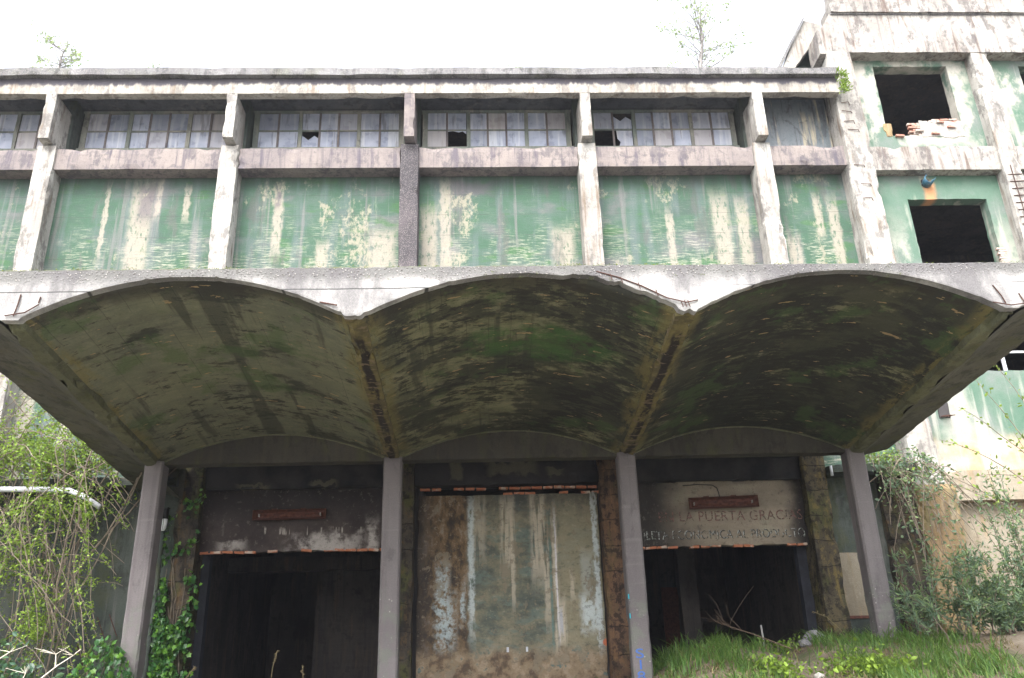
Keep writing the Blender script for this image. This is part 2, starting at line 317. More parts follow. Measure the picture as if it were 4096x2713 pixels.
def m_blocked():
    b = NB('blocked_doorway_paint', .75, .4)
    c = b.ramp(b.no(b.v(.9, 1, 1.3), 1.3, 8, .68), (.34, (.06, .075, .068)), (.45, (.095, .105, .08)), (.53, (.16, .148, .10)), (.64, (.235, .205, .14)))
    c = b.mix(b.mul(b.ss(b.no(b.v(1, 1, 2.5, (5, 5, 1)), 2., 5), .5, .62), .6), c, (.12, .16, .14))
    rgt = b.ss(b.wob(b.X, .3), 1.55, 1.9); c = b.mix(b.mul(rgt, .6), c, (.27, .235, .15))
    c = b.mix(b.mul(b.ss(b.wob(b.Z, .3, b.v(4, 1, .6), 1.5), 3.7, 4.5), .7), c, (.05, .05, .045))
    # white efflorescent edges
    for cx, cz, wx, wz, k in ((-.22, 2.9, .07, 1.4, .8), (2.62, 2.6, .06, 1.8, .95), (2.45, 1.75, .22, .35, .9), (2.4, 2.6, .14, .5, .3)):
        c = b.mix(b.mul(b.box(cx, cz, wx, wz, .45, .08, 6.), k, b.ss(b.no(b.v(1, 1, .5), 7, 5, .7), .34, .5)), c, (.50, .55, .55))
    ylo = b.mul(b.ss(b.wob(b.X, .05, None, 4), 2.70, 2.78), 1.); c = b.mix(ylo, c, (.26, .19, .055))
    # long pale runs
    for cx, cz, wx, wz, k in ((.62, 3.6, .15, .75, .75), (.70, 2.7, .06, .75, .7), (1.32, 3.5, .16, .95, .8), (1.48, 2.6, .06, 1.0, .7), (1.68, 2.4, .06, 1.4, .9), (1.76, 1.6, .10, .45, .95), (-.02, 3.7, .13, .7, .5), (2.05, 2.4, .05, .3, .7)):
        c = b.mix(b.mul(b.box(cx, cz, wx, wz, .5, .05, 5.), k, b.ss(b.no(b.v(9, 9, .6), 1.3, 3), .34, .5)), c, (.46, .40, .31))
    c = b.mix(b.mul(b.box(1.70, 2.6, .02, 1.2, .6, .03, 4.), .8), c, (.62, .60, .62))
    c = b.mix(b.mul(b.box(1.76, 1.62, .035, .24, .5, .02, 4.), .8), c, (.40, .41, .46))
    c = b.mix(b.mul(b.box(1.57, 2.2, .025, 1.2, .6, .03, 4.), .6), c, (.10, .20, .19))
    # left third: rust-brown flaking
    lf = b.ss(b.wob(b.X, .10, None, 3), -.36, -.24, 1, 0)
    br = b.ramp(b.no(b.v(1.3, 1, .7, (1, 8, 1)), 2.2, 9, .72), (.36, (.020, .015, .012)), (.45, (.058, .036, .020)), (.49, (.12, .074, .034)), (.56, (.17, .11, .058)), (.60, (.22, .17, .125)))
    br = b.mix(b.mul(b.ss(b.X, -1.45, -.85, 1, 0), .85), br, (.03, .024, .022))
    for cx, cz, wx, wz in ((-.78, 1.6, .20, .5), (-.85, 2.35, .14, .5), (-.40, 2.0, .05, .35)):
        br = b.mix(b.mul(b.box(cx, cz, wx, wz, .6, .16, 6.), .9, b.ss(b.no(None, 6, 7, .7), .40, .56)), br, b.mix(b.no(None, 5, 4), (.30, .38, .40), (.46, .50, .50)))
    c = b.mix(lf, c, br)
    # bare brown base with flakes
    lo = b.ss(b.wob(b.Z, .35, None, 2.2), .85, 1.25, 1, 0)
    bc = b.ramp(b.no(None, 2.6, 9, .62), (.36, (.085, .055, .035)), (.43, (.17, .115, .068)), (.45, (.21, .15, .09)), (.53, (.24, .175, .11)), (.55, (.29, .22, .15)), (.60, (.26, .20, .13)), (.61, (.12, .15, .135)))
    c = b.mix(lo, c, bc)
    c = b.mix(b.ss(b.ma('ADD', b.ma('POWER', b.sub(b.X, 2.72), 2.), b.ma('POWER', b.sub(b.wob(b.Z, .03), 1.15), 2.)), .003, .008, 1, 0), c, (.55, .15, .07))
    fm = b.no(b.v(1, 1, 1.4, (2, 0, 3)), 8., 9, .76)
    c = b.mix(b.mul(b.ss(fm, .52, .62), .45), c, (.05, .048, .036)); c = b.mix(b.mul(b.ss(fm, .44, .36), .35), c, (.34, .30, .22))
    pk = b.ss(b.no(b.v(1, 1, .8, (7, 0, 1)), 2.4, 9, .7), .575, .59)
    c = b.mix(b.mul(pk, .7), c, (.20, .165, .115)); b.bump(pk, .5, -.02)
    b.bump(b.no(None, 4, 6, .65), .35, .03)
    b.bump(lf, .3, .03)
    return b.fin(grain(b, c, .25, 60))
M['blocked'] = m_blocked()

def m_lintel(name, txt):
    b = NB(name)
    if txt:
        c = b.ramp(b.no(b.v(.7, 1, 1.6), 1.6, 5), (.35, (.20, .165, .125)), (.55, (.27, .225, .17)), (.7, (.30, .27, .20)))
        soot = b.mx(b.ss(b.wob(b.X, .35, None, 1.5), 3.9, 5.1, 1, 0), b.ss(b.wob(b.X, .25, None, 1.5), 7.0, 7.45))
        soot = b.mul(soot, .93)
    else:
        c = b.ramp(b.no(b.v(1, 1, 1), 1.6, 5), (.35, (.034, .025, .024)), (.6, (.065, .050, .046)))
        wh = b.mx(b.box(-3.5, 3.42, .75, .18, .6, .15, 3.), b.mx(b.box(-2.45, 3.6, .12, .32, .6, .1, 4.), b.mul(b.box(-5.6, 3.42, .28, .1, .6, .08, 5.), .8)))
        c = b.mix(b.mul(wh, b.ss(b.no(None, 3.5, 6, .65), .36, .56)), c, (.36, .33, .31))
        dr = b.mul(b.box(-4.0, 3.72, 1.4, .07, .5, .05, 6.), b.ss(b.no(b.v(9, 9, .5), 1.2, 2), .57, .62))
        c = b.mix(dr, c, (.33, .30, .27)); soot = b.mul(b.ss(b.wob(b.Z, .3, None, 1.2), 3.6, 4.5), .7)
    c = b.mix(soot, c, (.016, .014, .015))
    fm = b.no(None, 9., 9, .76); c = b.mix(b.mul(b.ss(fm, .56, .64), .4), c, (.19, .165, .145)); c = b.mix(b.mul(b.ss(fm, .44, .36), .5), c, (.02, .018, .018))
    c = b.mix(b.mul(b.ss(b.no(b.v(1, 1, 1, (4, 4, 4)), 2.6, 6, .7), .56, .7), .5), c, (.03, .027, .025))
    b.bump(b.no(None, 5, 5), .2, .02)
    return b.fin(grain(b, c, .3))
M['lintel1'] = m_lintel('burnt_lintel_plaster', False); M['lintel2'] = m_lintel('lettered_lintel_plaster', True)

def m_paint(name, c, worn, rough=.8):
    """worn lettering: flat print with flakes missing"""
    b = NB(name, rough); t = b.nd('ShaderNodeBsdfTransparent'); mxs = b.nd('ShaderNodeMixShader')
    f = b.ss(b.no(None, 14, 5, .7), worn - .06, worn + .06)
    b.lk(f, mxs.inputs[0]); b.t.links.new(t.outputs[0], mxs.inputs[1]); b.t.links.new(b.b.outputs[0], mxs.inputs[2])
    b.t.links.new(mxs.outputs[0], b.out.inputs[0]); return b.fin(c)
M['redtext'] = m_paint('faded_red_lettering', (.145, .078, .066), .475)
M['whitetext'] = m_paint('flaked_white_lettering', (.36, .37, .35), .52)
M['darktext'] = m_paint('flaked_black_lettering', (.075, .075, .07), .50)
M['bluespray'] = m_paint('blue_spray_paint', (.06, .13, .38), .36)
M['cyanspray'] = m_paint('turquoise_paint', (.03, .30, .38), .30)

def m_pane():
    b = NB('dirty_window_glass', .25, .5)
    a = b.no(b.v(1.3, 1, 1.3), 2., 5)
    c = b.ramp(a, (.3, (.26, .28, .36)), (.5, (.36, .39, .49)), (.7, (.44, .46, .55)))
    c = b.mix(b.mul(b.ss(b.no(b.v(8, 8, .5), 1., 4), .5, .66), .6), c, (.62, .63, .66))
    c = b.mix(b.mul(b.ss(b.no(b.v(6, 6, .8, (3, 3, 3)), 1., 4), .58, .68), .6), c, (.12, .12, .13))
    n = b.nd('ShaderNodeNewGeometry'); ri = n.outputs['Random Per Island']
    oi = b.nd('ShaderNodeObjectInfo').outputs['Random']
    c = b.mix(b.ss(oi, .55, 1., 0, .7), c, (.40, .355, .34)); c = b.mix(b.ss(oi, .35, .0, 0, .55), c, (.13, .145, .19))
    return b.fin(c, b.ss(a, .3, .7, .2, .55))
M['pane'] = m_pane()

def m_leaf(name, c1, c2, c3, tr=.35, rough=.5):
    b = NB(name, rough, .35); ri = b.geo.outputs['Random Per Island']
    c = b.ramp(ri, (.0, c1), (.55, c2), (1., c3))
    t = b.nd('ShaderNodeBsdfTranslucent'); mxs = b.nd('ShaderNodeMixShader'); mxs.inputs[0].default_value = tr
    b.lk(b.mix(.5, c, (.25, .35, .05)), t.inputs[0])
    b.t.links.new(b.b.outputs[0], mxs.inputs[1]); b.t.links.new(t.outputs[0], mxs.inputs[2]); b.t.links.new(mxs.outputs[0], b.out.inputs[0])
    return b.fin(c)
M['leaf_spring'] = m_leaf('spring_leaf', (.07, .115, .022), (.15, .235, .032), (.27, .40, .05), .42)
M['leaf_ivy'] = m_leaf('ivy_leaf', (.018, .06, .018), (.035, .11, .03), (.12, .26, .03), .2, .35)
M['leaf_dark'] = m_leaf('dark_shrub_leaf', (.025, .06, .035), (.045, .10, .06), (.08, .15, .07), .2, .35)
M['leaf_grey'] = m_leaf('grey_green_leaf', (.065, .11, .07), (.12, .18, .12), (.2, .28, .12), .35, .6)
M['leaf_roof'] = m_leaf('glare_pale_roof_leaf', (.2, .24, .16), (.26, .31, .2), (.32, .36, .24), .7, .6)  # paled so that sky glare is put into the leaf colour
M['grass'] = m_leaf('grass_blade', (.04, .10, .025), (.085, .175, .04), (.18, .25, .07), .4, .55)
M['hay'] = m_leaf('dry_grass_blade', (.10, .07, .04), (.17, .13, .07), (.24, .195, .11), .2, .8)
M['moss'] = m_leaf('moss', (.06, .075, .015), (.10, .13, .02), (.15, .18, .03), .1, .9)
M['stem'] = m_plain('pale_brown_stem', (.21, .17, .13), .9, .45, 5)
M['twig'] = m_plain('dark_twig', (.10, .068, .048), .9, .4, 6)
M['drystem'] = m_plain('bleached_dry_stem', (.62, .57, .48), .8, .25, 5)
M['bark'] = m_plain('glare_pale_bark', (.32, .30, .29), .9, .4, 7)  # bark of the roof plants, lightened to carry the same glare

def m_ground():
    b = NB('earth_and_gravel')
    c = b.ramp(b.no(None, 1.3, 7, .65), (.3, (.09, .065, .045)), (.5, (.16, .125, .09)), (.7, (.24, .205, .16)))
    yard = b.ss(b.wob(b.Y, 1.2, None, .4), 9., 13., 1, 0)
    c = b.mix(yard, c, b.ramp(b.no(None, 2, 7, .7), (.3, (.17, .165, .15)), (.7, (.31, .30, .28))))
    c = b.mix(b.mul(b.ss(b.no(b.v(1, 1, 1, (2, 2, 2)), .6, 5, .6), .5, .62), .7), c, (.06, .09, .03))
    b.bump(b.no(None, 9, 6, .7), .6, .05)
    return b.fin(grain(b, c, .4, 30))
M['ground'] = m_ground()

# ---------------------------------------------------------------- object helpers
def link(name, me, mat=None, parent=None):
    o = bpy.data.objects.new(name, me); COL.objects.link(o)
    if mat is not None and me is not None:
        if not me.materials: me.materials.append(M[mat] if isinstance(mat, str) else mat)
    if parent is not None: o.parent = parent
    return o
def mesh(name, vs, fs, mat, parent=None, smooth=False):
    me = bpy.data.meshes.new(name); me.from_pydata([tuple(v) for v in vs], [], fs); me.update()
    if smooth: me.polygons.foreach_set('use_smooth', [True]*len(me.polygons))
    return link(name, me, mat, parent)
def tag(o, label, cat=None, group=None, kind=None):
    if label: o['label'] = label
    if cat: o['category'] = cat
    if group: o['group'] = group
    if kind: o['kind'] = kind
    return o
def thing(name, label, cat, group=None):
    return tag(link(name, None), label, cat, group)

def gridbox(x0, x1, y0, y1, z0, z1, step=.22, jit=.006, chip=.04, cf=2.2, warp=None):
    """subdivided box with chipped arrises"""
    n = [max(1, min(70, int(ceil((b_-a_)/step)))) for a_, b_ in ((x0, x1), (y0, y1), (z0, z1))]
    lo, hi = (x0, y0, z0), (x1, y1, z1); ids = {}; vs = []; fs = []
    mind = min(x1-x0, y1-y0, z1-z0)
    chip = min(chip, mind*.25); jit = min(jit, mind*.1)
    def vid(k):
        if k in ids: return ids[k]
        p = [lo[a]+(hi[a]-lo[a])*k[a]/n[a] for a in range(3)]
        ext = [(-1 if k[a] == 0 else 1 if k[a] == n[a] else 0) for a in range(3)]
        P = Vector(p); ne = sum(1 for e in ext if e)
        if ne >= 2 and chip:
            c = max(0., mn.noise(P*cf + Vector((3.1, 7.7, 1.3)))*1.1 + .5*mn.noise(P*cf*3.3) - .12)*chip*2.2 + chip*.12
            for a in range(3): p[a] -= ext[a]*c
        jv = mn.noise_vector(P*1.7)
        for a in range(3):
            if ext[a]: p[a] += jv[a]*jit
        if warp: p = warp(p)
        ids[k] = len(vs); vs.append(p); return ids[k]
    for a in range(3):
        u, v = (a+1) % 3, (a+2) % 3
        for side in (0, n[a]):
            for i in range(n[u]):
                for j in range(n[v]):
                    q = []
                    for di, dj in ((0, 0), (1, 0), (1, 1), (0, 1)):
                        k = [0, 0, 0]; k[a] = side; k[u] = i+di; k[v] = j+dj; q.append(vid(tuple(k)))
                    fs.append(q if side else q[::-1])
    return vs, fs
def cbox(name, x0, x1, y0, y1, z0, z1, mat, parent=None, **k):
    return mesh(name, *gridbox(x0, x1, y0, y1, z0, z1, **k), mat, parent)
def merge(parts):
    V, F = [], []
    for v, f in parts:
        o = len(V); V += v; F += [[i+o for i in q] for q in f]
    return V, F
def sbox(x0, x1, y0, y1, z0, z1):
    vs = [(x, y, z) for x in (x0, x1) for y in (y0, y1) for z in (z0, z1)]
    return vs, [[0, 1, 3, 2], [4, 6, 7, 5], [0, 4, 5, 1], [2, 3, 7, 6], [0, 2, 6, 4], [1, 5, 7, 3]]
def tube(pts, r, n=6, cap=True):
    vs, fs = [], []; m = len(pts); pts = [Vector(p) for p in pts]
    for i, p in enumerate(pts):
        d = (pts[min(i+1, m-1)] - pts[max(i-1, 0)]); d = d.normalized() if d.length > 1e-6 else Vector((0, 0, 1))
        a = d.cross(Vector((0, 0, 1)) if abs(d.z) < .9 else Vector((1, 0, 0))).normalized(); c = d.cross(a)
        rr = r[i] if isinstance(r, (list, tuple)) else r
        for k in range(n):
            t = 2*pi*k/n; vs.append(tuple(p + a*(cos(t)*rr) + c*(sin(t)*rr)))
    for i in range(m-1):
        for k in range(n): fs.append([i*n+k, i*n+(k+1) % n, (i+1)*n+(k+1) % n, (i+1)*n+k])
    if cap: fs.append(list(range(n))[::-1]); fs.append([(m-1)*n+k for k in range(n)])
    return vs, fs
def holed(x0, x1, z0, z1, y0, y1, holes, rag=.0):
    """wall slab between y0 and y1 with rectangular holes [(xa, xb, za, zb)]: built of cells so the reveals are real"""
    xs = sorted({x0, x1} | {h[0] for h in holes} | {h[1] for h in holes}); zs = sorted({z0, z1} | {h[2] for h in holes} | {h[3] for h in holes})
    def sub_(a):
        o = []
        for p, q in zip(a, a[1:]):
            k = max(1, int(ceil((q-p)/.18))); o += [p+(q-p)*i/k for i in range(k)]
        return o + [a[-1]]
    xs, zs = sub_(xs), sub_(zs)
    def solid(i, j):
        if i < 0 or j < 0 or i >= len(xs)-1 or j >= len(zs)-1: return False
        cx, cz = (xs[i]+xs[i+1])/2, (zs[j]+zs[j+1])/2
        return not any(a < cx < b and c < cz < d for a, b, c, d in holes)
    ids = {}; vs = []; fs = []
    def vid(i, j, s):
        k = (i, j, s)
        if k not in ids:
            x, z = xs[i], zs[j]
            if rag:
                e = [solid(i-1, j-1), solid(i, j-1), solid(i-1, j), solid(i, j)]
                if not all(e) and x0 < x < x1 and z0 < z < z1:
                    jv = mn.noise_vector(Vector((x*4, 0, z*4))); x += jv.x*rag; z += jv.z*rag
            ids[k] = len(vs); vs.append((x, (y0, y1)[s], z))
        return ids[k]
    for i in range(len(xs)-1):
        for j in range(len(zs)-1):
            if not solid(i, j): continue
            fs.append([vid(i, j, 0), vid(i+1, j, 0), vid(i+1, j+1, 0), vid(i, j+1, 0)])
            fs.append([vid(i, j, 1), vid(i, j+1, 1), vid(i+1, j+1, 1), vid(i+1, j, 1)])
            for (di, dj), (a, c) in (((-1, 0), ((0, 0), (0, 1))), ((1, 0), ((1, 1), (1, 0))), ((0, -1), ((1, 0), (0, 0))), ((0, 1), ((0, 1), (1, 1)))):
                if not solid(i+di, j+dj):
                    fs.append([vid(i+a[0], j+a[1], 0), vid(i+c[0], j+c[1], 0), vid(i+c[0], j+c[1], 1), vid(i+a[0], j+a[1], 1)])
    return vs, fs

rnd = random.Random(11)
X0, BAY = -6.57, 4.8
RX = [X0 + BAY*i for i in range(4)]           # rib / pillar / column grid
Y1, Y2, Y3, Y4 = 11.43, 17.49, 19.88, 19.59   # canopy front, pillar front, column front, eave front

# ---------------------------------------------------------------- ground
def sst(a, b, x):
    t = max(0., min(1., (x-a)/(b-a))); return t*t*(3-2*t)
def gh(x, y):
    z = -1.6 + 1.75*sst(5.5, 16., y)
    z += .74*sst(2.7, 4.4, x)*sst(14.6, 17.6, y)*(1 - .35*math.exp(-((x-5.75)/.45)**2))
    z += .25*sst(-7., -9., x)*sst(14, 17, y) + .3*sst(8.5, 12., x)*sst(13, 16, y)
    z -= .55*sst(20.3, 20.9, y)*sst(16, 8, abs(x)) if abs(x) < 16 else 0.
    n = mn.noise(Vector((x*.6, y*.6, 0)))*.10 + mn.noise(Vector((x*2.1, y*2.1, 4)))*.04
    return z + n*sst(9, 14, y)
gx = [-300, -150, -80, -45, -28, -20] + [-15+.4*i for i in range(76)] + [18, 22, 30, 45, 80, 150, 300]
gy = [-300, -150, -80, -40, -20, -8, 0, 4, 7, 9] + [10+.35*i for i in range(33)] + [23, 26, 32, 45, 80, 150, 300]
gv = [(x, y, gh(x, y)) for y in gy for x in gx]; nx = len(gx)
gf = [[j*nx+i, j*nx+i+1, (j+1)*nx+i+1, (j+1)*nx+i] for j in range(len(gy)-1) for i in range(nx-1)]
g = mesh('ground', gv, gf, 'ground', None, True); tag(g, 'sloping earth and gravel rising to the doorways', None, None, 'structure')

# ---------------------------------------------------------------- main building
fac = thing('factory_building', 'long derelict green factory with concrete frame and ribbon windows behind the canopy', 'building')
CW = .245
cols = [-16.17, -11.37] + RX
spans = [(cols[i]+CW, cols[i+1]-CW) for i in range(len(cols)-1)] + [(RX[3]+CW, 10.15)]
for i, cx in enumerate(cols):
    mt = 'darkcol' if i == 3 else 'col'
    z0 = 5.44 if i >= 2 else -.6
    c = cbox('column', cx-CW, cx+CW, Y3, 20.62, z0, 14.0, mt, fac, step=.17, chip=.035, jit=.012)
    if i == 3: c['label'] = 'dark bare pebbly concrete column'
    # bracket fin hanging from the eave
    wf = .145
    cbox('bracket', cx-wf, cx+wf, Y4+.006, 21.0, 14.04, 15.46, 'band' if i == 3 else 'col', fac, step=.17, chip=.025)
    cbox('rear_column', cx-CW+.02, cx+CW-.02, 20.5, 21.05, 13.9, 15.94, 'gwall', fac, step=.3, chip=0)
    if i >= 2:
        cbox('door_column', cx-CW-.02, cx+CW+.02, Y3-.02, 20.5, -.6, 5.46, ('lowcol', 'lowcol', 'browncol', 'mosscol')[i-2], fac, step=.15, chip=.05, jit=.02)
for i, (a, b_) in enumerate(spans):
    cbox('wall_panel', a-.004, b_+.004, 20.4, 20.6, 4.7, 13.6, 'green', fac, step=.5, chip=0, jit=.012)
    cbox('band_beam', a-.003, b_+.003, 19.95, 20.9, 13.29, 13.93, 'band', fac, step=.2, chip=.03, jit=.01)
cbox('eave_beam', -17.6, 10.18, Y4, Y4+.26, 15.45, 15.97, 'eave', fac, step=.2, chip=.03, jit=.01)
def rw(p):
    p[2] += .02*mn.noise(Vector((p[0]*.9, 0, 5))) + .015*mn.noise(Vector((p[0]*4, p[1]*4, 2))); return p
cbox('roof_slab', -18., 10.22, Y4-.16, 30., 15.96, 16.19, 'roof', fac, step=.25, chip=.015, jit=.02, warp=rw)
# short end bay without a window
cbox('wall_panel', RX[3]+CW, 10.15, 20.55, 20.75, 13.9, 15.955, 'endpanel', fac, step=.4, chip=0)['label'] = 'stained blind end panel under the eave'
for i, (a, b_) in enumerate(spans[:-1]):
    cbox('window_head', a, b_, 20.93, 21.1, 15.86, 15.94, 'shade', fac, step=.5, chip=0)  # shadow above the windows is put into the dark colour
for a, b_ in spans: cbox('eave_shade_panel', a-.24, b_+.24, Y4+.27, 20.92, 15.925, 15.952, 'shade', fac, step=.5, chip=0)  # dark sheet added under the slab to paint in the eave shade

# ribbon windows: two panes | three | two, in two rows
def quad_pane(w, h, jag=None):
    if jag is None: vs = [(-w/2, 0, 0), (w/2, 0, 0), (w/2, 0, h), (-w/2, 0, h)]
    else: vs = [(x*w, 0, z*h) for x, z in jag]
    n = len(vs); bk = [(x, .006, z) for x, _, z in vs]
    return vs + bk, [list(range(n)), [n+k for k in range(n)][::-1]] + [[k, n+k, n+(k+1) % n, (k+1) % n][::-1] for k in range(n)]
PW, PH = .535, .585
pm = bpy.data.meshes.new('pane'); v_, f_ = quad_pane(PW, PH); pm.from_pydata(v_, [], f_); pm.materials.append(M['pane'])
jag1 = bpy.data.meshes.new('broken_pane'); v_, f_ = quad_pane(PW, PH, [(-.5, .93), (-.2, .97), (.1, .9), (.3, .96), (.5, .8), (.5, 1), (-.5, 1)]); jag1.from_pydata(v_, [], f_); jag1.materials.append(M['pane'])
jag2 = bpy.data.meshes.new('broken_pane'); v_, f_ = quad_pane(PW, PH, [(-.28, 0.), (.5, 0), (.5, 1), (-.36, 1), (-.33, .5), (-.18, .3)]); jag2.from_pydata(v_, [], f_); jag2.materials.append(M['pane'])
jag3 = bpy.data.meshes.new('broken_pane'); v_, f_ = quad_pane(PW, PH, [(-.5, 0), (.5, 0), (.5, .55), (.2, .75), (-.1, .5), (-.5, .8)]); jag3.from_pydata(v_, [], f_); jag3.materials.append(M['pane'])
bar = bpy.data.meshes.new('glazing_bar'); v_, f_ = sbox(-.028, .028, -.03, .03, 0, 1.22); bar.from_pydata(v_, [], f_); bar.materials.append(M['band'])
rail = bpy.data.meshes.new('glazing_rail'); v_, f_ = sbox(-2.1, 2.1, -.024, .024, -.022, .022); rail.from_pydata(v_, [], f_); rail.materials.append(M['framepaint'])
YW = 20.98; ZB = 14.62
for wi, (a, b_) in enumerate(spans[:-1]):
    cx = (a+b_)/2
    fr = []
    for x in (-2.06, -.815, .85, 2.06):      # jambs and the two thick mullions
        hw = .075 if abs(x) > 2 else .055
        fr.append(gridbox(cx+x-hw, cx+x+hw, YW-.05, YW+.06, ZB-.02, ZB+1.25, step=.3, chip=.01))
    fr.append(gridbox(cx-2.17, cx+2.17, YW-.052, YW+.062, ZB+1.21, ZB+1.27, step=.5, chip=.0))
    fr.append(gridbox(cx-2.17, cx+2.17, YW-.10, YW+.1, ZB-.10, ZB-.015, step=.5, chip=.0))
    wn = mesh('window', *merge(fr), 'framepaint', fac)
    r_o = link('glazing_rail', rail, None, wn); r_o.location = (cx, YW, ZB+.60)
    xs = [-1.72, -1.15, -.52, 0., .54, 1.17, 1.72]
    for x in (-1.435, -.265, .27, 1.445):
        o = link('glazing_bar', bar, None, wn); o.location = (cx+x, YW, ZB)
    for r in range(2):
        for k, x in enumerate(xs):
            key = (wi, r, k); me = pm
            if key == (3, 0, 1): me = jag1
            elif key == (4, 0, 0): continue
            elif key == (4, 0, 1): me = jag2
            elif rnd.random() < .07: me = jag3
            o = link('pane' if me is pm else 'broken_pane', me, None, wn)
            o.location = (cx+x, YW+rnd.uniform(-.006, .006), ZB+.008+r*.605)
            o.rotation_euler = (rad(rnd.uniform(-1.2, 1.2)), 0, rad(rnd.uniform(-1.2, 1.2)))

# rooms behind the openings: shells open to the front
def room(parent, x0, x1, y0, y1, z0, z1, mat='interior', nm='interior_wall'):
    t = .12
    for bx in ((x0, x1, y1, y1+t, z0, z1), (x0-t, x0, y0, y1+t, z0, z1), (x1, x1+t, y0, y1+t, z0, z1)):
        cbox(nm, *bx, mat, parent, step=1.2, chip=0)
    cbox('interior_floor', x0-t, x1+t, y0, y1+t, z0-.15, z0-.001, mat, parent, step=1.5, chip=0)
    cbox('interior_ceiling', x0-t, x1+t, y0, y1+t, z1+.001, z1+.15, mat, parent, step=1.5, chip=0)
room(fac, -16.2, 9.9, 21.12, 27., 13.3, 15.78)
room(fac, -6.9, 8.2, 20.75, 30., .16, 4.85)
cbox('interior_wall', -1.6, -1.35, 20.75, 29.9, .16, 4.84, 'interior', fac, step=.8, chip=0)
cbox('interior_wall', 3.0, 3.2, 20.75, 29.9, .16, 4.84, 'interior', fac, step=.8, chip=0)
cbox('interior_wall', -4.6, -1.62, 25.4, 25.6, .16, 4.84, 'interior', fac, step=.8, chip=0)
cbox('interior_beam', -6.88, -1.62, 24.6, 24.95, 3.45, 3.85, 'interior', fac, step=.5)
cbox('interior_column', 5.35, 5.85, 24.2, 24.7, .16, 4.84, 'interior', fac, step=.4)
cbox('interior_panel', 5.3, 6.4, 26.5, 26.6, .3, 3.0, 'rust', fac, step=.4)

# ground-floor front wall under and beside the canopy
cbox('wall_beam', RX[0]+.27, RX[1]-.27, 20.0, 20.4, 4.66, 5.4, 'soot2', fac, step=.25, chip=.05, jit=.015)
cbox('wall_beam', RX[1]+.27, RX[2]-.27, 20.0, 20.4, 4.66, 5.4, 'soot2', fac, step=.25, chip=.05, jit=.015)
cbox('wall_beam', RX[2]+.27, RX[3]-.27, 20.0, 20.4, 4.66, 5.4, 'soot2', fac, step=.25, chip=.05, jit=.015)
def ragged(z):
    def f(p):
        if p[2] < z + .1: p[2] += .035*mn.noise(Vector((p[0]*2.3, 0, 1))) + .03*mn.noise(Vector((p[0]*7, p[1], 8)))
        return p
    return f
l1 = cbox('door_lintel', RX[0]+.25, RX[1]-.25, 20.14, 20.34, 3.27, 4.668, 'lintel1', fac, step=.09, chip=.03, warp=ragged(3.27)); l1['label'] = 'soot-blackened wall over the left doorway'
l2 = cbox('door_lintel', RX[2]+.25, RX[3]-.25, 20.14, 20.34, 3.17, 4.668, 'lintel2', fac, step=.09, chip=.03, warp=ragged(3.17)); l2['label'] = 'beige smoke-stained wall with faded lettering over the right doorway'
# blocked middle doorway
bd = cbox('blocked_doorway', RX[1]+.34, RX[2]-.30, 20.16, 20.36, -.4, 4.46, 'blocked', fac, step=.14, chip=.03, jit=.014); bd['label'] = 'walled-up doorway with streaked, flaking paint'
cbox('jamb', RX[1]+.24, RX[1]+.345, 20.22, 20.4, -.4, 4.66, 'soot', fac, step=.4, chip=.01)
cbox('jamb', RX[2]-.305, RX[2]-.24, 20.22, 20.4, -.4, 4.66, 'soot', fac, step=.4, chip=.01)
for x, w_ in ((.56, .05), (.98, .045)): cbox('socket_box', x-w_/2, x+w_/2, 20.13, 20.165, 1.0, 1.10, 'pvc', fac, step=.1, chip=0)
# bricks bared along broken edges: each its own piece
bset = []
for s in range(6):
    v_, f_ = gridbox(-.12, .12, -.05, .05, -.027, .027, step=.06, jit=.0, chip=.012, cf=9+s)
    jj = random.Random(s); v_ = [(x+jj.uniform(-.006, .006), y, z+jj.uniform(-.004, .004)) for x, y, z in v_]
    m_ = bpy.data.meshes.new('brick'); m_.from_pydata(v_, [], f_); m_.materials.append(M['brick']); bset.append(m_)
bset2 = []
for m_ in bset:
    c_ = m_.copy(); c_.materials.clear(); c_.materials.append(M['brick2']); bset2.append(c_)
def brick(parent, x, y, z, tilt=2.5, sc=1.):
    o = link('brick', rnd.choice(bset2 if x > 10 else bset), None, parent); o.location = (x, y, z)
    o.rotation_euler = (rad(rnd.uniform(-tilt, tilt)), rad(rnd.uniform(-tilt, tilt)), rad(rnd.uniform(-tilt, tilt)*1.5)); o.scale = (sc*rnd.uniform(.85, 1.05), 1, sc)
    return o
x = RX[0]+.4
while x < RX[1]-.35:
    if x < -5.35 or rnd.random() < (.75 if x > -3.6 else .35): brick(fac, x, 20.17+rnd.uniform(-.02, .03), 3.268+rnd.uniform(-.012, .014), 5)
    x += .25
x = RX[2]+.36
while x < RX[3]-.35:
    if x < 4.4 or rnd.random() < .35: brick(fac, x, 20.18+rnd.uniform(-.01, .04), 3.166+rnd.uniform(-.012, .014), 5)
    x += .25
x = RX[1]+.5
while x < RX[2]-.4:
    if rnd.random() < (.45 if x < 0 else .9): brick(fac, x, 20.19+rnd.uniform(-.02, .02), 4.60+rnd.uniform(-.006, .01))
    if x > .3 and rnd.random() < .7: brick(fac, x+.1, 20.21, 4.48+rnd.uniform(-.006, .006))
    x += .26
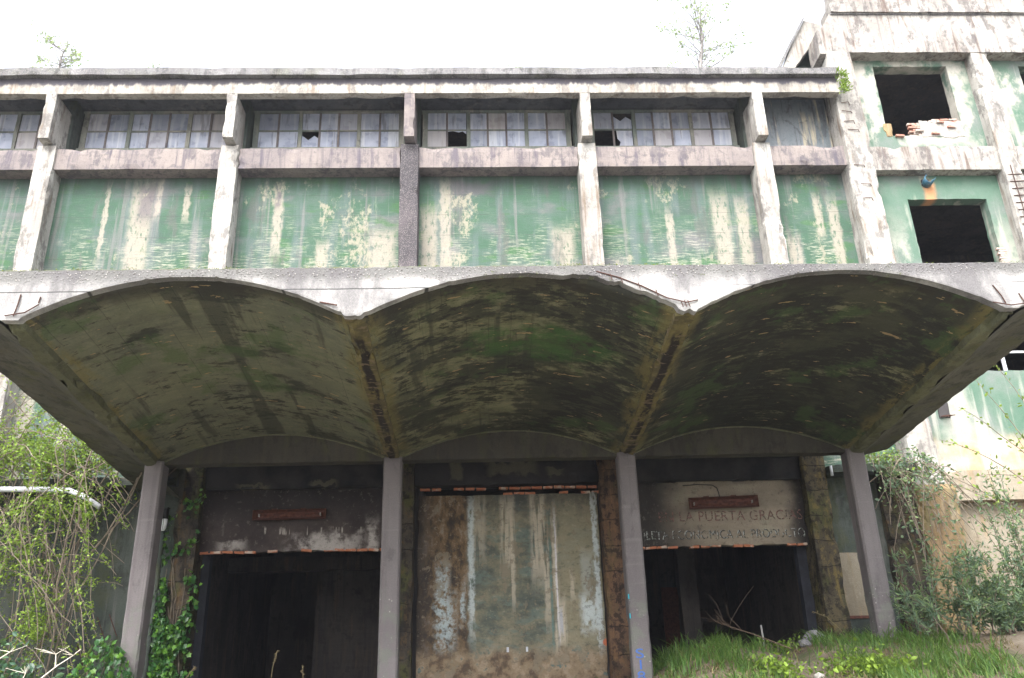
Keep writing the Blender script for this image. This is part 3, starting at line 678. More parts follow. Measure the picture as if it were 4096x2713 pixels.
# side walls with ledges
cbox('ground_wall', -17., RX[0]-CW-.02, 20.2, 20.42, -.8, 4.72, 'gwall', fac, step=.5, chip=0, jit=.015)
cbox('ledge', -17., RX[0]-CW-.02, 19.55, 20.39, 4.70, 4.90, 'gwall', fac, step=.2, chip=.05, jit=.02)
cbox('ground_wall', RX[3]+CW+.02, 9.35, 20.15, 20.42, -.6, 4.72, 'gwall', fac, step=.3, chip=.0, jit=.02)
cbox('ledge', RX[3]+CW+.02, 10.2, 19.6, 20.39, 4.70, 4.90, 'gwall', fac, step=.2, chip=.06, jit=.02)
cbox('rubble_wall', 9.35, 10.2, 19.95, 20.42, -.6, 4.71, 'lowcol', fac, step=.12, chip=.05, jit=.08)
cbox('plaster_patch', RX[3]+.29, 8.62, 20.105, 20.16, 1.55, 2.95, 'beige', fac, step=.15, chip=.04, jit=.01)
hb = cbox('hatch', RX[3]+.30, 8.62, 20.08, 20.155, .55, 1.50, 'gwall', fac, step=.2, chip=.01)
mesh('frame', *merge([sbox(RX[3]+.25, 8.66, 20.05, 20.11, 1.50, 1.56), sbox(RX[3]+.25, RX[3]+.31, 20.05, 20.11, .3, 1.50)]), 'rust', hb)
cbox('jamb', RX[3]-.47, RX[3]-.24, 20.5, 20.74, .1, 4.8, 'steel', fac, step=.5, chip=.01)
cbox('jamb', RX[0]+.24, RX[0]+.42, 20.5, 20.74, .1, 4.8, 'steel', fac, step=.5, chip=.01)
mesh('drainpipe', *tube([(-7.02, 19.74, -.3), (-7.02, 19.74, 3.75)], .055, 10), 'gwall', fac, True)
mesh('pipe_stub', *tube([(8.12, 19.6, 4.85), (8.13, 19.62, 4.62)], .035, 8), 'pvc', fac, True)
for zz, x_ in ((1.75, -8.25), (1.8, -8.0), (1.2, -8.6)):
    mesh('rebar', *tube([(x_-.1, 20.17, zz+.2), (x_+.12, 20.16, zz-.25)], .012, 5), 'rebar', fac)

# lettering over the right doorway
def letters(name, s, x, y, z, width, h, mat, parent, spacing=1.05, slant=0.):
    cu = bpy.data.curves.new(name, 'FONT'); cu.body = s; cu.size = h*1.42; cu.space_character = spacing; cu.extrude = .0006
    t = bpy.data.objects.new(name, cu); COL.objects.link(t); bpy.context.view_layer.update()
    me = bpy.data.meshes.new_from_object(t.evaluated_get(bpy.context.evaluated_depsgraph_get())); bpy.data.objects.remove(t)
    me.materials.clear(); xs = [v.co.x for v in me.vertices]; k = width/(max(xs)-min(xs)); m0 = min(xs)
    co = [((v.co.x-m0)*k, -v.co.z, v.co.y + (v.co.x-m0)*k*slant) for v in me.vertices]; par = list(range(len(co)))
    def fd(i):
        while par[i] != i: par[i] = par[par[i]]; i = par[i]
        return i
    for p in me.polygons:
        for i in p.vertices[1:]: par[fd(i)] = fd(p.vertices[0])
    isl = {}
    for p in me.polygons: isl.setdefault(fd(p.vertices[0]), []).append(list(p.vertices))
    for fs_ in isl.values():                                            # one object per letter
        ids = sorted({i for f in fs_ for i in f}); mp = {i: n for n, i in enumerate(ids)}
        o = mesh(name, [co[i] for i in ids], [[mp[i] for i in f] for f in fs_], mat, parent); o.location = (x, y, z)
letters('letter', 'EN LA PUERTA GRACIAS', 4.12, 20.128, 3.735, 3.36, .23, 'redtext', l2)
letters('letter', 'DULETA ECONOMICA AL PRODUCTO', 3.48, 20.128, 3.325, 4.02, .20, 'darktext', l2)
letters('letter', 'DULETA ECONOMICA AL PRODUCTO', 3.462, 20.132, 3.335, 4.02, .20, 'whitetext', l2)

# ---------------------------------------------------------------- tower block on the right
tow = thing('tower_building', 'taller roofless concrete block with broken windows at the right end', 'building')
def prism(name, poly, y0, y1, mat, parent, jit=.02):
    """thick slab from a polygon in x-z, edge points subdivided and roughened"""
    pts = []
    for (a, c), (d, e) in zip(poly, poly[1:]+poly[:1]):
        L = math.hypot(d-a, e-c); k = max(1, int(L/.18))
        for i in range(k):
            x_, z_ = a+(d-a)*i/k, c+(e-c)*i/k; q = mn.noise_vector(Vector((x_*3, 1, z_*3))); pts.append((x_+q.x*jit, z_+q.z*jit))
    n = len(pts); vs = [(x_, y0, z_) for x_, z_ in pts] + [(x_, y1, z_) for x_, z_ in pts]
    return mesh(name, vs, [list(range(n)), [n+k for k in range(n)][::-1]] + [[k, n+k, n+(k+1) % n, (k+1) % n][::-1] for k in range(n)], mat, parent)
cbox('column', 10.15, 10.86, Y3-.06, 20.62, 4.4, 17.1, 'col', tow, step=.14, chip=.07, jit=.03)
cbox('column_base', 10.12, 11.05, Y3-.10, 20.62, -.8, 4.42, 'ochre', tow, step=.13, chip=.08, jit=.05)
cbox('column', 14.42, 14.94, Y3, 20.62, 4.75, 17.1, 'col', tow, step=.16, chip=.04, jit=.015)
cbox('column', 18.9, 19.4, Y3, 20.62, -.8, 17.1, 'col', tow, step=.3, chip=.03)
prism('top_beam', [(9.98, 17.02), (10.0, 17.85), (10.22, 18.05), (10.46, 18.46), (19.5, 18.46), (19.5, 17.08), (10.9, 17.08)], Y3-.01, 20.6, 'beam', tow, .025)
prism('parapet', [(10.52, 18.50), (10.50, 18.8), (10.72, 19.05), (10.80, 20.6), (19.5, 20.6), (19.5, 18.50)], Y3-.10, 20.5, 'beam', tow, .03)
cbox('ledge_course', 10.5, 19.5, Y3-.05, 20.4, 18.455, 18.505, 'roof', tow, step=.2, chip=.01)
prism('raking_beam', [(10.02, 18.86), (10.5, 18.72), (10.5, 18.3), (10.22, 18.12), (9.46, 17.05), (8.85, 16.0), (8.45, 16.0), (9.08, 17.05), (9.7, 18.3)], 20.55, 21.0, 'col', tow, .03)
prism('gable_wall', [(8.9, 16.15), (10.3, 18.6), (10.4, 16.15)], 21.02, 21.2, 'green', tow, 0)
prism('raking_slab', [(9.94, 18.86), (10.02, 18.9), (8.45, 16.0), (8.36, 16.05)], 20.45, 28., 'roof', tow, .01)
W1 = (11.64, 13.84, 14.45, 16.88); W1b = (16.0, 18.2, 14.5, 16.88); W2 = (11.78, 13.97, 10.36, 12.38); W2b = (16.1, 18.3, 10.4, 12.4); W3 = (12.35, 14.25, 7.37, 9.0)
for x0, x1, hs_ in ((10.84, 14.44, ([W1], [W2, W3])), (14.92, 18.92, ([W1b], [W2b]))):
    mesh('wall_panel', *holed(x0, x1, 13.6, 17.2, 20.25, 20.6, hs_[0], .022), 'tower', tow)
    mesh('wall_panel', *holed(x0, x1, 4.4, 13.62, 20.26, 20.6, hs_[1], .022), 'tower', tow)
    cbox('spandrel_beam', x0-.003, x1+.003, 19.96, 20.5, 13.13, 13.90, 'beam', tow, step=.2, chip=.04)
    cbox('plinth_beam', x0-.003, x1+.003, 20.0, 20.5, 4.06, 4.78, 'beige', tow, step=.2, chip=.04)
    cbox('base_wall', x0-.003, x1+.003, 20.32, 20.55, -.8, 4.1, 'beige', tow, step=.5, chip=0, jit=.02)
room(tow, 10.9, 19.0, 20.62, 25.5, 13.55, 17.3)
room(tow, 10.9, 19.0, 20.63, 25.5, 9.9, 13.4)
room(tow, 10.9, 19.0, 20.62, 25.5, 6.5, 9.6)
cbox('interior_beam', 11.2, 11.6, 22.0, 25.4, 16.9, 17.29, 'interior', tow, step=.6, chip=0)
prism('interior_brace', [(11.5, 13.6), (11.9, 13.6), (13.6, 17.2), (13.2, 17.2)], 24.0, 24.3, 'mortar', tow, .01)
# broken brick breast of the upper window and brick sill of the lower one
for j in range(9):
    for i in range(7):
        x_ = 12.40 + i*.245 + (.12 if j % 2 else 0); z_ = 14.48 + j*.066
        if x_ > 13.95 or (i == 0 and j > 6) or (j == 8 and i in (1, 2, 6)): continue
        brick(tow, x_, 20.31+rnd.uniform(-.02, .02), z_, 1.2)
cbox('plaster_skin', 12.62, 13.86, 20.235, 20.262, 14.40, 14.93, 'mortar', tow, step=.08, chip=.006, jit=.01, warp=lambda p: [p[0]+.05*mn.noise(Vector((p[0]*5, 1, p[2]*5))), p[1], p[2]+.09*mn.noise(Vector((p[0]*4, 3, p[2]*4)))])
for x_, z_ in ((13.0, 14.5), (13.5, 14.72), (12.55, 14.6), (13.2, 14.88), (11.95, 14.42)): brick(tow, x_, 20.22, z_, 6)
cbox('plaster_skin', 11.55, 11.80, 20.225, 20.5, 14.42, 14.86, 'ochre', tow, step=.08, chip=.04, jit=.03)
for j in range(3):
    for i in range(10):
        x_ = 11.9 + i*.245 + (.12 if j % 2 else 0)
        if j == 2 and i in (2, 3, 6): continue
        brick(tow, x_, 20.26+rnd.uniform(-.02, .02), 10.22+j*.066, 2)
for k in range(7): brick(tow, 14.02+.03*(k % 2), 20.3, 10.42+k*.07, 3)
# broken blue chute in the wall above the lower window
ch = []
for k in range(9):
    t = pi*(.15+1.15*k/8); ch.append((cos(t)*.13, sin(t)*.13))
vs = []; fs = []
for i, (yy, dz, sc_) in enumerate(((20.3, .0, 1.), (20.12, .03, 1.05), (19.98, .10, 1.15))):
    for (a, c) in ch: vs.append((12.40+a*sc_, yy, 12.86 - c*sc_*.9 + dz*(1 if a > 0 else .2)))
for i in range(2):
    for k in range(8): fs.append([i*9+k, i*9+k+1, (i+1)*9+k+1, (i+1)*9+k])
o = mesh('pipe_stub', vs, fs, 'bluepipe', tow, True); o.modifiers.new('t', 'SOLIDIFY').thickness = .012; o['label'] = 'broken blue plastic pipe end'
cbox('hole_shade_block', 12.26, 12.46, 20.2, 20.262, 12.80, 12.98, 'soot', tow, step=.05, chip=.02, jit=.02)  # solid dark block painting in the unlit depth of an opening
cbox('vent_shade_block', 11.30, 11.58, 20.22, 20.27, 6.15, 6.62, 'soot', tow, step=.07, chip=.03, jit=.02)  # another dark block, the darkness inside the vent is only colour
mesh('rebar', *merge([tube([(11.33+.05*k, 20.25, 6.2), (11.38+.05*k, 20.1, 6.14+.03*(k % 2)), (11.45+.05*k, 20.05, 6.16)], .012, 5) for k in range(4)]), 'rebar', tow)
mesh('window_frame', *merge([sbox(13.35, 13.42, 20.4, 20.46, 7.37, 9.0), sbox(12.35, 14.25, 20.39, 20.47, 7.30, 7.40), sbox(13.42, 14.2, 20.4, 20.45, 7.9, 7.95)]), 'pvc', tow)
for z_ in (14.35, 14.62, 14.98, 15.25, 13.2, 12.6, 12.15):
    xa_ = 10.22+rnd.random()*.12; xb_ = xa_+rnd.uniform(.12, .3)
    mesh('rebar', *tube([(xa_, Y3-.085, z_), (xb_, Y3-.09, z_-rnd.uniform(-.02, .05)), (xb_+.03, Y3-.06, z_-.07)], .010, 5), 'rebar', tow)
for k in range(9):
    mesh('rebar', *tube([(14.5, Y3-.012, 12.9-k*.22), (14.9, Y3-.014, 12.92-k*.22)], .012, 5), 'rebar', tow)
mesh('rebar', *tube([(14.62, Y3-.03, 13.2), (14.64, Y3-.03, 12.0), (14.66, Y3-.03, 10.5)], .012, 5), 'rebar', tow)

# ---------------------------------------------------------------- entrance canopy
can = thing('entrance_canopy', 'triple barrel-vaulted concrete canopy on four square pillars over the doorways', 'canopy')
def zs(y): return 5.15 - (y-Y1)*.0858
def rise(y): return .62 - (y-Y1)*.012
XL, XR = -7.95, 9.20
def xe(s, y): return (XL+(y-Y1)*.028) if s < 0 else (XR-.02-(y-Y1)*.058)      # outer edge of a wing
def under(x, y):
    """height of the canopy underside"""
    for i in range(3):
        a, b_ = RX[i]+.14, RX[i+1]-.14
        if a < x < b_:
            u = (x-a)/(b_-a); return zs(y)+.03+rise(y)*4*u*(1-u)
    if x <= RX[0]-.14: d = RX[0]-.14-x
    elif x >= RX[3]+.14: d = x-RX[3]-.14
    else: return zs(y)
    u = d/4.52; return zs(y)+.03+rise(y)*4*u*(1-u)*.62
NYV = 46
for i in range(3):
    a, b_ = RX[i]+.14, RX[i+1]-.14; NX = 54; vs = []; fs = []
    for j in range(NYV+1):
        y = Y1+.15+(17.56-Y1-.15)*j/NYV
        for k in range(NX+1):
            u = k/NX; x = a+(b_-a)*u
            q = mn.noise(Vector((x*1.5, y*1.5, 1)))*.010 + mn.noise(Vector((x*6, y*12, 3)))*.004
            e = min(u, 1-u); q += max(0, mn.noise(Vector((x*3, y*2.2, 9)))-.1)*.10*max(0, 1-e/.05)
            vs.append((x, y, zs(y)+.03+rise(y)*4*u*(1-u)+q+.02))
    W = NX+1; n0 = len(vs)
    for j in range(NYV):
        for k in range(NX): fs.append([j*W+k, (j+1)*W+k, (j+1)*W+k+1, j*W+k+1])
    vs += [(x, y, z+.12) for x, y, z in vs[:W]]                      # front edge of the shell
    for k in range(NX): fs.append([k, k+1, n0+k+1, n0+k])
    mesh('vault', vs, fs, 'soffit', can, True)
for i in range(4):
    def rwarp(p):
        p[2] += zs(p[1]) - zs(Y1) + .02*mn.noise(Vector((p[0]*5, p[1]*3, 2))); return p
    hw_, dz_ = (.15, .0) if i in (1, 2) else (.14, .05)
    cbox('rib', RX[i]-hw_, RX[i]+hw_, Y1+.14, 17.5, 5.145-dz_, 5.42, 'rib' if i in (1, 2) else 'lip', can, step=.12, chip=.05, jit=.015, warp=rwarp)
for s in (-1, 1):
    xa = RX[0]-.14 if s < 0 else RX[3]+.14; xb = XL if s < 0 else XR; NX = 16; vs = []; fs = []
    for j in range(NYV+1):
        y = Y1+.15+((19.86 if s < 0 else 18.1)-Y1-.15)*j/NYV
        for k in range(NX+1):
            xb = xe(s, y); x = xa+(xb-xa)*k/NX
            if k == NX: x += .05*mn.noise(Vector((0, y*2.5, s)))+.03*mn.noise(Vector((0, y*8, s)))
            vs.append((x, y, under(x, y)-.05*max(0., 1-k/4)+mn.noise(Vector((x*2, y*2, 4)))*.01))
    W = NX+1
    n0 = len(vs)
    for j in range(NYV+1):                                            # outer edge and top of the wing
        x, y, z = vs[j*W+NX]; vs += [(x, y, z+.16), (xa, y, zs(y)+.72)]
    for j in range(NYV):
        for k in range(NX): fs.append([j*W+k, (j+1)*W+k, (j+1)*W+k+1, j*W+k+1][::(1 if s > 0 else -1)])
        p, q = n0+2*j, n0+2*j+2
        fs += [[j*W+NX, (j+1)*W+NX, q, p], [p, q, q+1, p+1]]
    fs.append([NYV*W+k for k in range(NX+1)] + [n0+2*NYV, n0+2*NYV+1])
    mesh('wing', vs, fs, 'wing', can)
# front fascia following the arches, with a spalled stretch on the right of the middle arch
vs = []; fs = []; xs = [XL+i*(XR-XL)/420 for i in range(421)]
for x in xs:
    bt = under(x, Y1)-.015
    q = mn.noise(Vector((x*3, 2, 2)))*.008 + max(0, mn.noise(Vector((x*6, 5, 2)))-.15)*.03
    for i in range(1, 3):
        d = abs(x-RX[i]); q += .06*max(0, mn.noise(Vector((x*9, 8, 1)))+.1)*math.exp(-(d/.25)**2)
    if 1.2 < x < 3.1: q += (.08+.045*mn.noise(Vector((x*5, 1, 1)))+.02*mn.noise(Vector((x*17, 1, 1))))*sst(1.2, 1.6, x)*sst(3.02, 2.85, x)
    tp = 5.915 + .012*mn.noise(Vector((x*1.5, 0, 0)))+.014*mn.noise(Vector((x*9, 0, 0))) - .012*max(0, x)/3
    f = Y1 + .006*mn.noise(Vector((x*4, 3, 3)))
    vs += [(x, f+.006, bt+q), (x, f, bt+q+.03), (x, f, (bt+tp)/2+.03), (x, f, tp-.012), (x, f+.014, tp), (x, Y1+.16, tp+.004), (x, Y1+.15, bt+q+.004)]
for i in range(420):
    for k in range(7):
        a, c = i*7+k, i*7+(k+1) % 7; fs.append([a, a+7, c+7, c][::-1])
fs += [[k for k in range(7)][::-1], [420*7+k for k in range(7)]]
mesh('fascia', vs, fs, 'fascia', can)
cbox('roof_deck', XL+.9, XR-.9, Y1+.17, 20.3, 5.872, 5.97, 'roof', can, step=1., chip=0, warp=lambda p: [p[0], p[1], p[2]-.012*max(0, p[0])/3+(p[1]-11.6)*.03])
# cross beam with its spandrel walls at the pillars, flat slab behind
for i in range(3):
    a, b_ = RX[i]+.19, RX[i+1]-.19; vs = []; fs = []; N = 40
    for k in range(N+1):
        x = a+(b_-a)*k/N; z = 4.63+.012*mn.noise(Vector((x*3, 1, 1))); t = under(x, 17.56)+.16
        vs += [(x, 17.56, z), (x, 17.56, t), (x, 17.84, t), (x, 17.84, z)]
    for k in range(N):
        for m_ in range(4): fs.append([k*4+m_, k*4+4+m_, k*4+4+(m_+1) % 4, k*4+(m_+1) % 4][::-1])
    mesh('cross_beam', vs, fs, 'spandrel', can)
for i in range(3):                                                   # mossy fillet where each vault meets its spandrel
    a, b_ = RX[i]+.19, RX[i+1]-.19; N = 50; pts = [(a+(b_-a)*k/N, 17.55, under(a+(b_-a)*k/N, 17.5)+.015) for k in range(N+1)]
    mesh('fillet', *tube(pts, [.022+.014*mn.noise(Vector((p[0]*2, 0, 3)))+.008*mn.noise(Vector((p[0]*9, 0, 3))) for p in pts], 6), 'lip', can)
cbox('rear_slab', RX[0]-.2, RX[3]+.2, 17.8, 20.0, 5.36, 5.55, 'soot', can, step=.8, chip=0)
def pillar(cx):
    hw, d, ch_ = .185, .40, .035; zt = [-.5+5.2*i/40 for i in range(41)]
    pr = [(-hw+ch_, 0), (hw-ch_, 0), (hw, ch_), (hw, d-ch_), (hw-ch_, d), (-hw+ch_, d), (-hw, d-ch_), (-hw, ch_)]
    vs = []; fs = []
    for z in zt:
        for (x, y) in pr:
            q = mn.noise_vector(Vector((cx+x*6, y*6, z*2.2)))*.006; e = max(0, mn.noise(Vector((cx*3+x*9, y*9, z*4)))-.25)*.035*(1 if z < 2 else .35)
            vs.append((cx+x+q.x-math.copysign(e, x), Y2+y+q.y+(e if y < .2 else -e), z))
    for i in range(40):
        for k in range(8): fs.append([i*8+k, i*8+(k+1) % 8, (i+1)*8+(k+1) % 8, (i+1)*8+k])
    fs += [list(range(8))[::-1], [320+k for k in range(8)]]
    return mesh('pillar', vs, fs, 'pillar', can)
P4 = [pillar(x) for x in RX]
for s, z in (('S', .70), ('I', .50), ('8', .30)):
    letters('graffiti', s, 2.905 if s != 'I' else 2.965, Y2-.012, z, .15 if s != 'I' else .035, .17, 'bluespray', P4[2])
mesh('graffiti', *merge([sbox(RX[2]-.186, RX[2]-.165, Y2-.004, Y2+.03, z, z+.09) for z in (1.42, 1.78)]), 'cyanspray', P4[2])
# bared reinforcement at the fascia
def bar_(pts, r=.010): mesh('rebar', *tube(pts, r, 5), 'rebar', can)
bar_([(-6.46, Y1-.015, 5.52), (-6.47, Y1-.02, 5.36), (-6.50, Y1-.02, 5.18)]); bar_([(-6.18, Y1-.012, 5.48), (-6.19, Y1-.02, 5.38)]); bar_([(-6.62, Y1-.02, 5.19), (-6.35, Y1-.03, 5.23), (-6.18, Y1-.02, 5.36)])
bar_([(1.75, Y1+.0, 5.80), (2.05, Y1-.01, 5.70), (2.4, Y1-.01, 5.55), (2.75, Y1-.02, 5.35), (3.02, Y1-.03, 5.27), (3.2, Y1-.02, 5.31)])
for x in (1.95, 2.1, 2.35, 2.6, 2.95, 3.0, 3.05): bar_([(x, Y1-.01, under(x, Y1)+.16), (x+.02, Y1-.03, under(x, Y1)+.05)], .007)
bar_([(7.62, Y1-.01, 5.50), (7.70, Y1-.025, 5.32), (7.74, Y1-.02, 5.20)]); bar_([(7.55, Y1-.02, 5.22), (7.8, Y1-.04, 5.16), (8.1, Y1-.03, 5.2)]); bar_([(7.98, Y1-.01, 5.36), (8.02, Y1-.03, 5.2)])
bar_([(-2.25, Y1-.01, under(-2.2, Y1)+.02), (-2.0, Y1-.03, under(-2.0, Y1)+.06)], .012)

# ---------------------------------------------------------------- lamps, pipes, small things
def fixture(x0, x1, z0, z1, label, ang):
    t = thing('light_fixture', label, 'lamp', 'rusty strip lights over the doorways'); t.location = ((x0+x1)/2, 20.12, (z0+z1)/2); t.rotation_euler = (0, rad(ang), 0)
    w_, h_ = (x1-x0)/2, (z1-z0)/2
    o_ = [(-w_, -.16, -h_), (w_, -.16, -h_), (w_, -.16, h_), (-w_, -.16, h_)]; i_ = [(-w_+.09, -.03, -h_+.06), (w_-.09, -.03, -h_+.06), (w_-.09, -.03, h_-.04), (-w_+.09, -.03, h_-.04)]
    tr = mesh('tray', o_+i_, [[4, 5, 6, 7]] + [[k, (k+1) % 4, 4+(k+1) % 4, 4+k] for k in range(4)], 'rust', t); tr.modifiers.new('t', 'SOLIDIFY').thickness = .012
    mesh('gear_cover', [(-w_+.1, -.035, -.05), (w_-.1, -.035, -.05), (w_-.1, -.075, .0), (-w_+.1, -.075, .0), (-w_+.1, -.035, .06), (w_-.1, -.035, .06)], [[0, 1, 2, 3], [3, 2, 5, 4], [0, 3, 4], [1, 5, 2]], 'rust', t)
    for s in (-1, 1): mesh('lamp_holder', *sbox(s*(w_-.13)-.012, s*(w_-.13)+.012, -.13, -.04, -.03, .03), 'mortar', t)
    for x in (-.45*w_, .35*w_): mesh('bracket', *sbox(x-.06, x+.06, -.05, .016, h_-.03, h_+.05), 'rust', t)
fixture(-5.14, -3.50, 3.95, 4.17, 'rusty strip light on the soot-black wall over the left doorway', -.2)
fixture(4.82, 6.44, 4.0, 4.26, 'reddish rusty strip light above the faded lettering of the right doorway', -1.3)
tag(mesh('cable', *tube([(4.75, 20.125, 4.57), (5.1, 20.12, 4.59), (5.45, 20.12, 4.57), (5.55, 20.12, 4.50), (5.58, 20.12, 4.38), (5.59, 20.1, 4.24)], .011, 6), 'black', None, True), 'thin black cable looping down to the right strip light', 'cable')
bl = thing('bulkhead_lamp', 'small black and white lamp beside the ivy-covered column', 'lamp'); bl.location = (-6.98, 19.62, 3.74)
mesh('cap', *tube([(0, 0, .20), (0, 0, .40), (0, 0, .44)], [.085, .085, .05], 12), 'black', bl, True)
mesh('globe', *tube([(0, 0, -.06), (0, 0, .0), (0, 0, .12), (0, 0, .20)], [.03, .06, .075, .07], 12), 'bulb', bl, True)
mesh('cage', *merge([tube([(.085*cos(t), .085*sin(t), .21), (.08*cos(t), .08*sin(t), .0), (.0, 0., -.08)], .007, 5) for t in (0.2, 1.8, 3.3, 4.9)]), 'black', bl)
mesh('wall_arm', *tube([(0, 0, .42), (0, .14, .48), (0, .26, .48)], .018, 6), 'black', bl, True)
tag(mesh('hanging_pipe', *tube([(-12.2, 18.75, 4.50), (-10.5, 18.75, 4.48), (-9.2, 18.75, 4.45), (-8.75, 18.75, 4.42), (-8.45, 18.75, 4.30), (-8.05, 18.75, 4.05)], .06, 10), 'pvc', None, True), 'pale pipe sagging across the vines left of the canopy', 'pipe')
tag(mesh('stake', *tube([(5.55, 18.0, gh(5.55, 18.)-.1), (5.52, 18.0, gh(5.5, 18.)+.55)], .018, 6), 'wood'), 'thin grey stake standing in the right doorway', 'stake')

# ---------------------------------------------------------------- plants
def leaf_mesh(name, spots, mat, parent, shape='rhomb', seed=1, smooth=False):
    """spots: (pos, size, direction or None); every leaf is a little folded blade"""
    r = random.Random(seed); vs = []; fs = []
    for p, s, d in spots:
        p = Vector(p)
        if d is None: d = Vector((r.gauss(0, 1), r.gauss(0, 1), r.gauss(-.2, .8)))
        d = d.normalized(); a = d.cross(Vector((r.gauss(0, 1), r.gauss(0, 1), r.gauss(0, 1))))
        if a.length < 1e-4: continue
        a.normalize(); n = d.cross(a); o = len(vs)
        if shape == 'rhomb':
            vs += [p, p+d*s*.45+a*s*.27+n*s*.06, p+d*s, p+d*s*.45-a*s*.27+n*s*.06]; fs += [[o, o+1, o+2], [o, o+2, o+3]]
        elif shape == 'lance':
            vs += [p, p+d*s*.5+a*s*.14+n*s*.05, p+d*s-n*s*.1, p+d*s*.5-a*s*.14+n*s*.05]; fs += [[o, o+1, o+2], [o, o+2, o+3]]
        elif shape == 'ivy':
            q = [(0, 0), (-.05, .42), (.30, .30), (.48, .50), (.62, .22), (1., 0), (.62, -.22), (.48, -.5), (.3, -.3), (-.05, -.42)]
            vs += [p+d*s*u+a*s*v+n*s*.12*abs(v) for u, v in q]; fs += [[o, o+k+1, o+k+2] for k in range(8)]
        else:
            q = [(0, 0), (.25, .26), (.65, .24), (1., 0), (.65, -.24), (.25, -.26)]
            vs += [p+d*s*u+a*s*v+n*s*(.15*abs(v)-.08*u*u) for u, v in q]; fs += [[o, o+1, o+2], [o, o+2, o+3], [o, o+3, o+4], [o, o+4, o+5]]
    return mesh(name, vs, fs, mat, parent, smooth)
def hang(r, p, v, n, dt, grav=-.9, jit=.35):
    """one trailing shoot"""
    p = Vector(p); v = Vector(v); pts = [p.copy()]
    for _ in range(n):
        v += Vector((r.gauss(0, jit), r.gauss(0, jit*.5), r.gauss(0, jit)+grav*dt)) * dt**.5 * .8
        if v.length > 1.3: v *= 1.3/v.length
        p = p+v*dt; pts.append(p.copy())
    return pts
def clamp_pts(pts, ymax, ymin=0):
    for p in pts:
        p.y = min(p.y, ymax); p.y = max(p.y, ymin); p.z = max(p.z, gh(p.x, p.y)+.03)
    return pts

# tangled climber on the left
r = random.Random(5); vine = thing('climbing_vine', 'tangled leafy vine with bare stems spilling over the ledge left of the canopy', 'plant')
vine.location = (0, 0, 0); stems = []; lv = []
for k in range(230):
    x = r.uniform(-12.5, -8.1); u = r.random()
    st = (x, r.uniform(18.9, 19.6), r.uniform(4.9, 5.3))
    if u < .50: v0 = (r.gauss(.1, .5), r.uniform(-.5, .0), r.uniform(.3, 1.3)); n_ = 14
    elif u < .8: v0 = (r.gauss(.25, .4), r.uniform(-.5, -.1), r.uniform(-.3, .4)); n_ = 20
    else: st = (x, r.uniform(18.3, 19.4), r.uniform(2.2, 4.4)); v0 = (r.gauss(.1, .6), r.uniform(-.3, .1), r.uniform(-.6, .3)); n_ = 16
    pts = clamp_pts(hang(r, st, v0, n_, .24), 20.05, 17.9)
    pts = [p for p in pts if p.x < -7.35-.25*max(0, p.z-4.)]
    if len(pts) < 3: continue
    r0 = r.uniform(.006, .015); stems.append(tube(pts, [r0*(1-.6*i/len(pts)) for i in range(len(pts))], 4, False))
    dens = r.choice((.1, .3, .9, 3.2)) * (1.5 if pts[0].z > 4.5 else 1)
    for a, c in zip(pts, pts[1:]):
        m_ = int(dens) + (r.random() < dens % 1)
        for _ in range(m_):
            q = a.lerp(c, r.random()) + Vector((r.gauss(0, .05), r.gauss(0, .05), r.gauss(0, .05)))
            lv += [(q+Vector((r.gauss(0, .035), r.gauss(0, .035), r.gauss(0, .035))), r.uniform(.05, .10), None) for _ in range(3)]
for k in range(26):                                                     # bare thicker stems
    x = r.uniform(-12, -8.2); pts = clamp_pts(hang(r, (x, r.uniform(18.8, 19.3), r.uniform(.2, 1.5)), (r.gauss(.1, .3), r.uniform(-.2, .1), 1.2), 20, .26, .15, .25), 20.0, 18.)
    stems.append(tube([p for p in pts if p.z < 5.6], .016, 4, False)) if sum(p.z < 5.6 for p in pts) > 3 else None
for cx, cz, sx, sz, n_ in ((-9.2, 5.15, .9, .30, 900), (-10.9, 4.9, .9, .5, 700), (-9.0, 4.1, .55, .35, 700), (-9.6, 3.2, .6, .6, 650), (-10.6, 2.6, .8, .7, 700), (-8.95, 1.75, .22, .62, 800), (-10.2, 1.3, .9, .6, 500), (-8.3, 4.05, .25, .3, 160), (-11.2, 3.5, .6, .7, 400)):
    for _ in range(n_ // 3):
        c0 = Vector((r.gauss(cx, sx*.6), r.uniform(18.2, 19.3), r.gauss(cz, sz*.6)))
        if c0.x > -7.5: continue
        lv += [(c0+Vector((r.gauss(0, .04), r.gauss(0, .04), r.gauss(0, .04))), r.uniform(.05, .11), None) for _ in range(3)]
mesh('stems', *merge([s for s in stems if s]), 'stem', vine); leaf_mesh('leaves', lv, 'leaf_spring', vine, 'rhomb', 3)

# dark broad-leaved shrub at the bottom left
r = random.Random(8); sh = thing('broadleaf_shrub', 'dark glossy broad-leaved shrub in the lower left corner', 'shrub'); stems = []; lv = []
for k in range(46):
    b0 = Vector((r.uniform(-10.3, -8.0), r.uniform(16.9, 17.6), .25)); tip = b0+Vector((r.gauss(-.2, .35), r.gauss(-.2, .2), r.uniform(.5, 2.0)*max(.25, min(1, (-7.6-b0.x)/2.0))))
    pts = [b0.lerp(tip, t)+Vector((.1*sin(t*3+k), 0, 0))*t for t in (0, .25, .5, .75, 1)]
    stems.append(tube(pts, [.014, .012, .010, .007, .004], 5, False))
    for _ in range(60):
        t = r.uniform(.3, 1.05); q = b0.lerp(tip, t)+Vector((r.gauss(0, .13), r.gauss(0, .12), r.gauss(0, .12)))
        lv.append((q, r.uniform(.09, .17), Vector((r.gauss(0, 1), r.gauss(-.3, .8), r.gauss(-.1, .5)))))
mesh('stems', *merge(stems), 'stem', sh); leaf_mesh('leaves', lv, 'leaf_dark', sh, 'oval', 4)
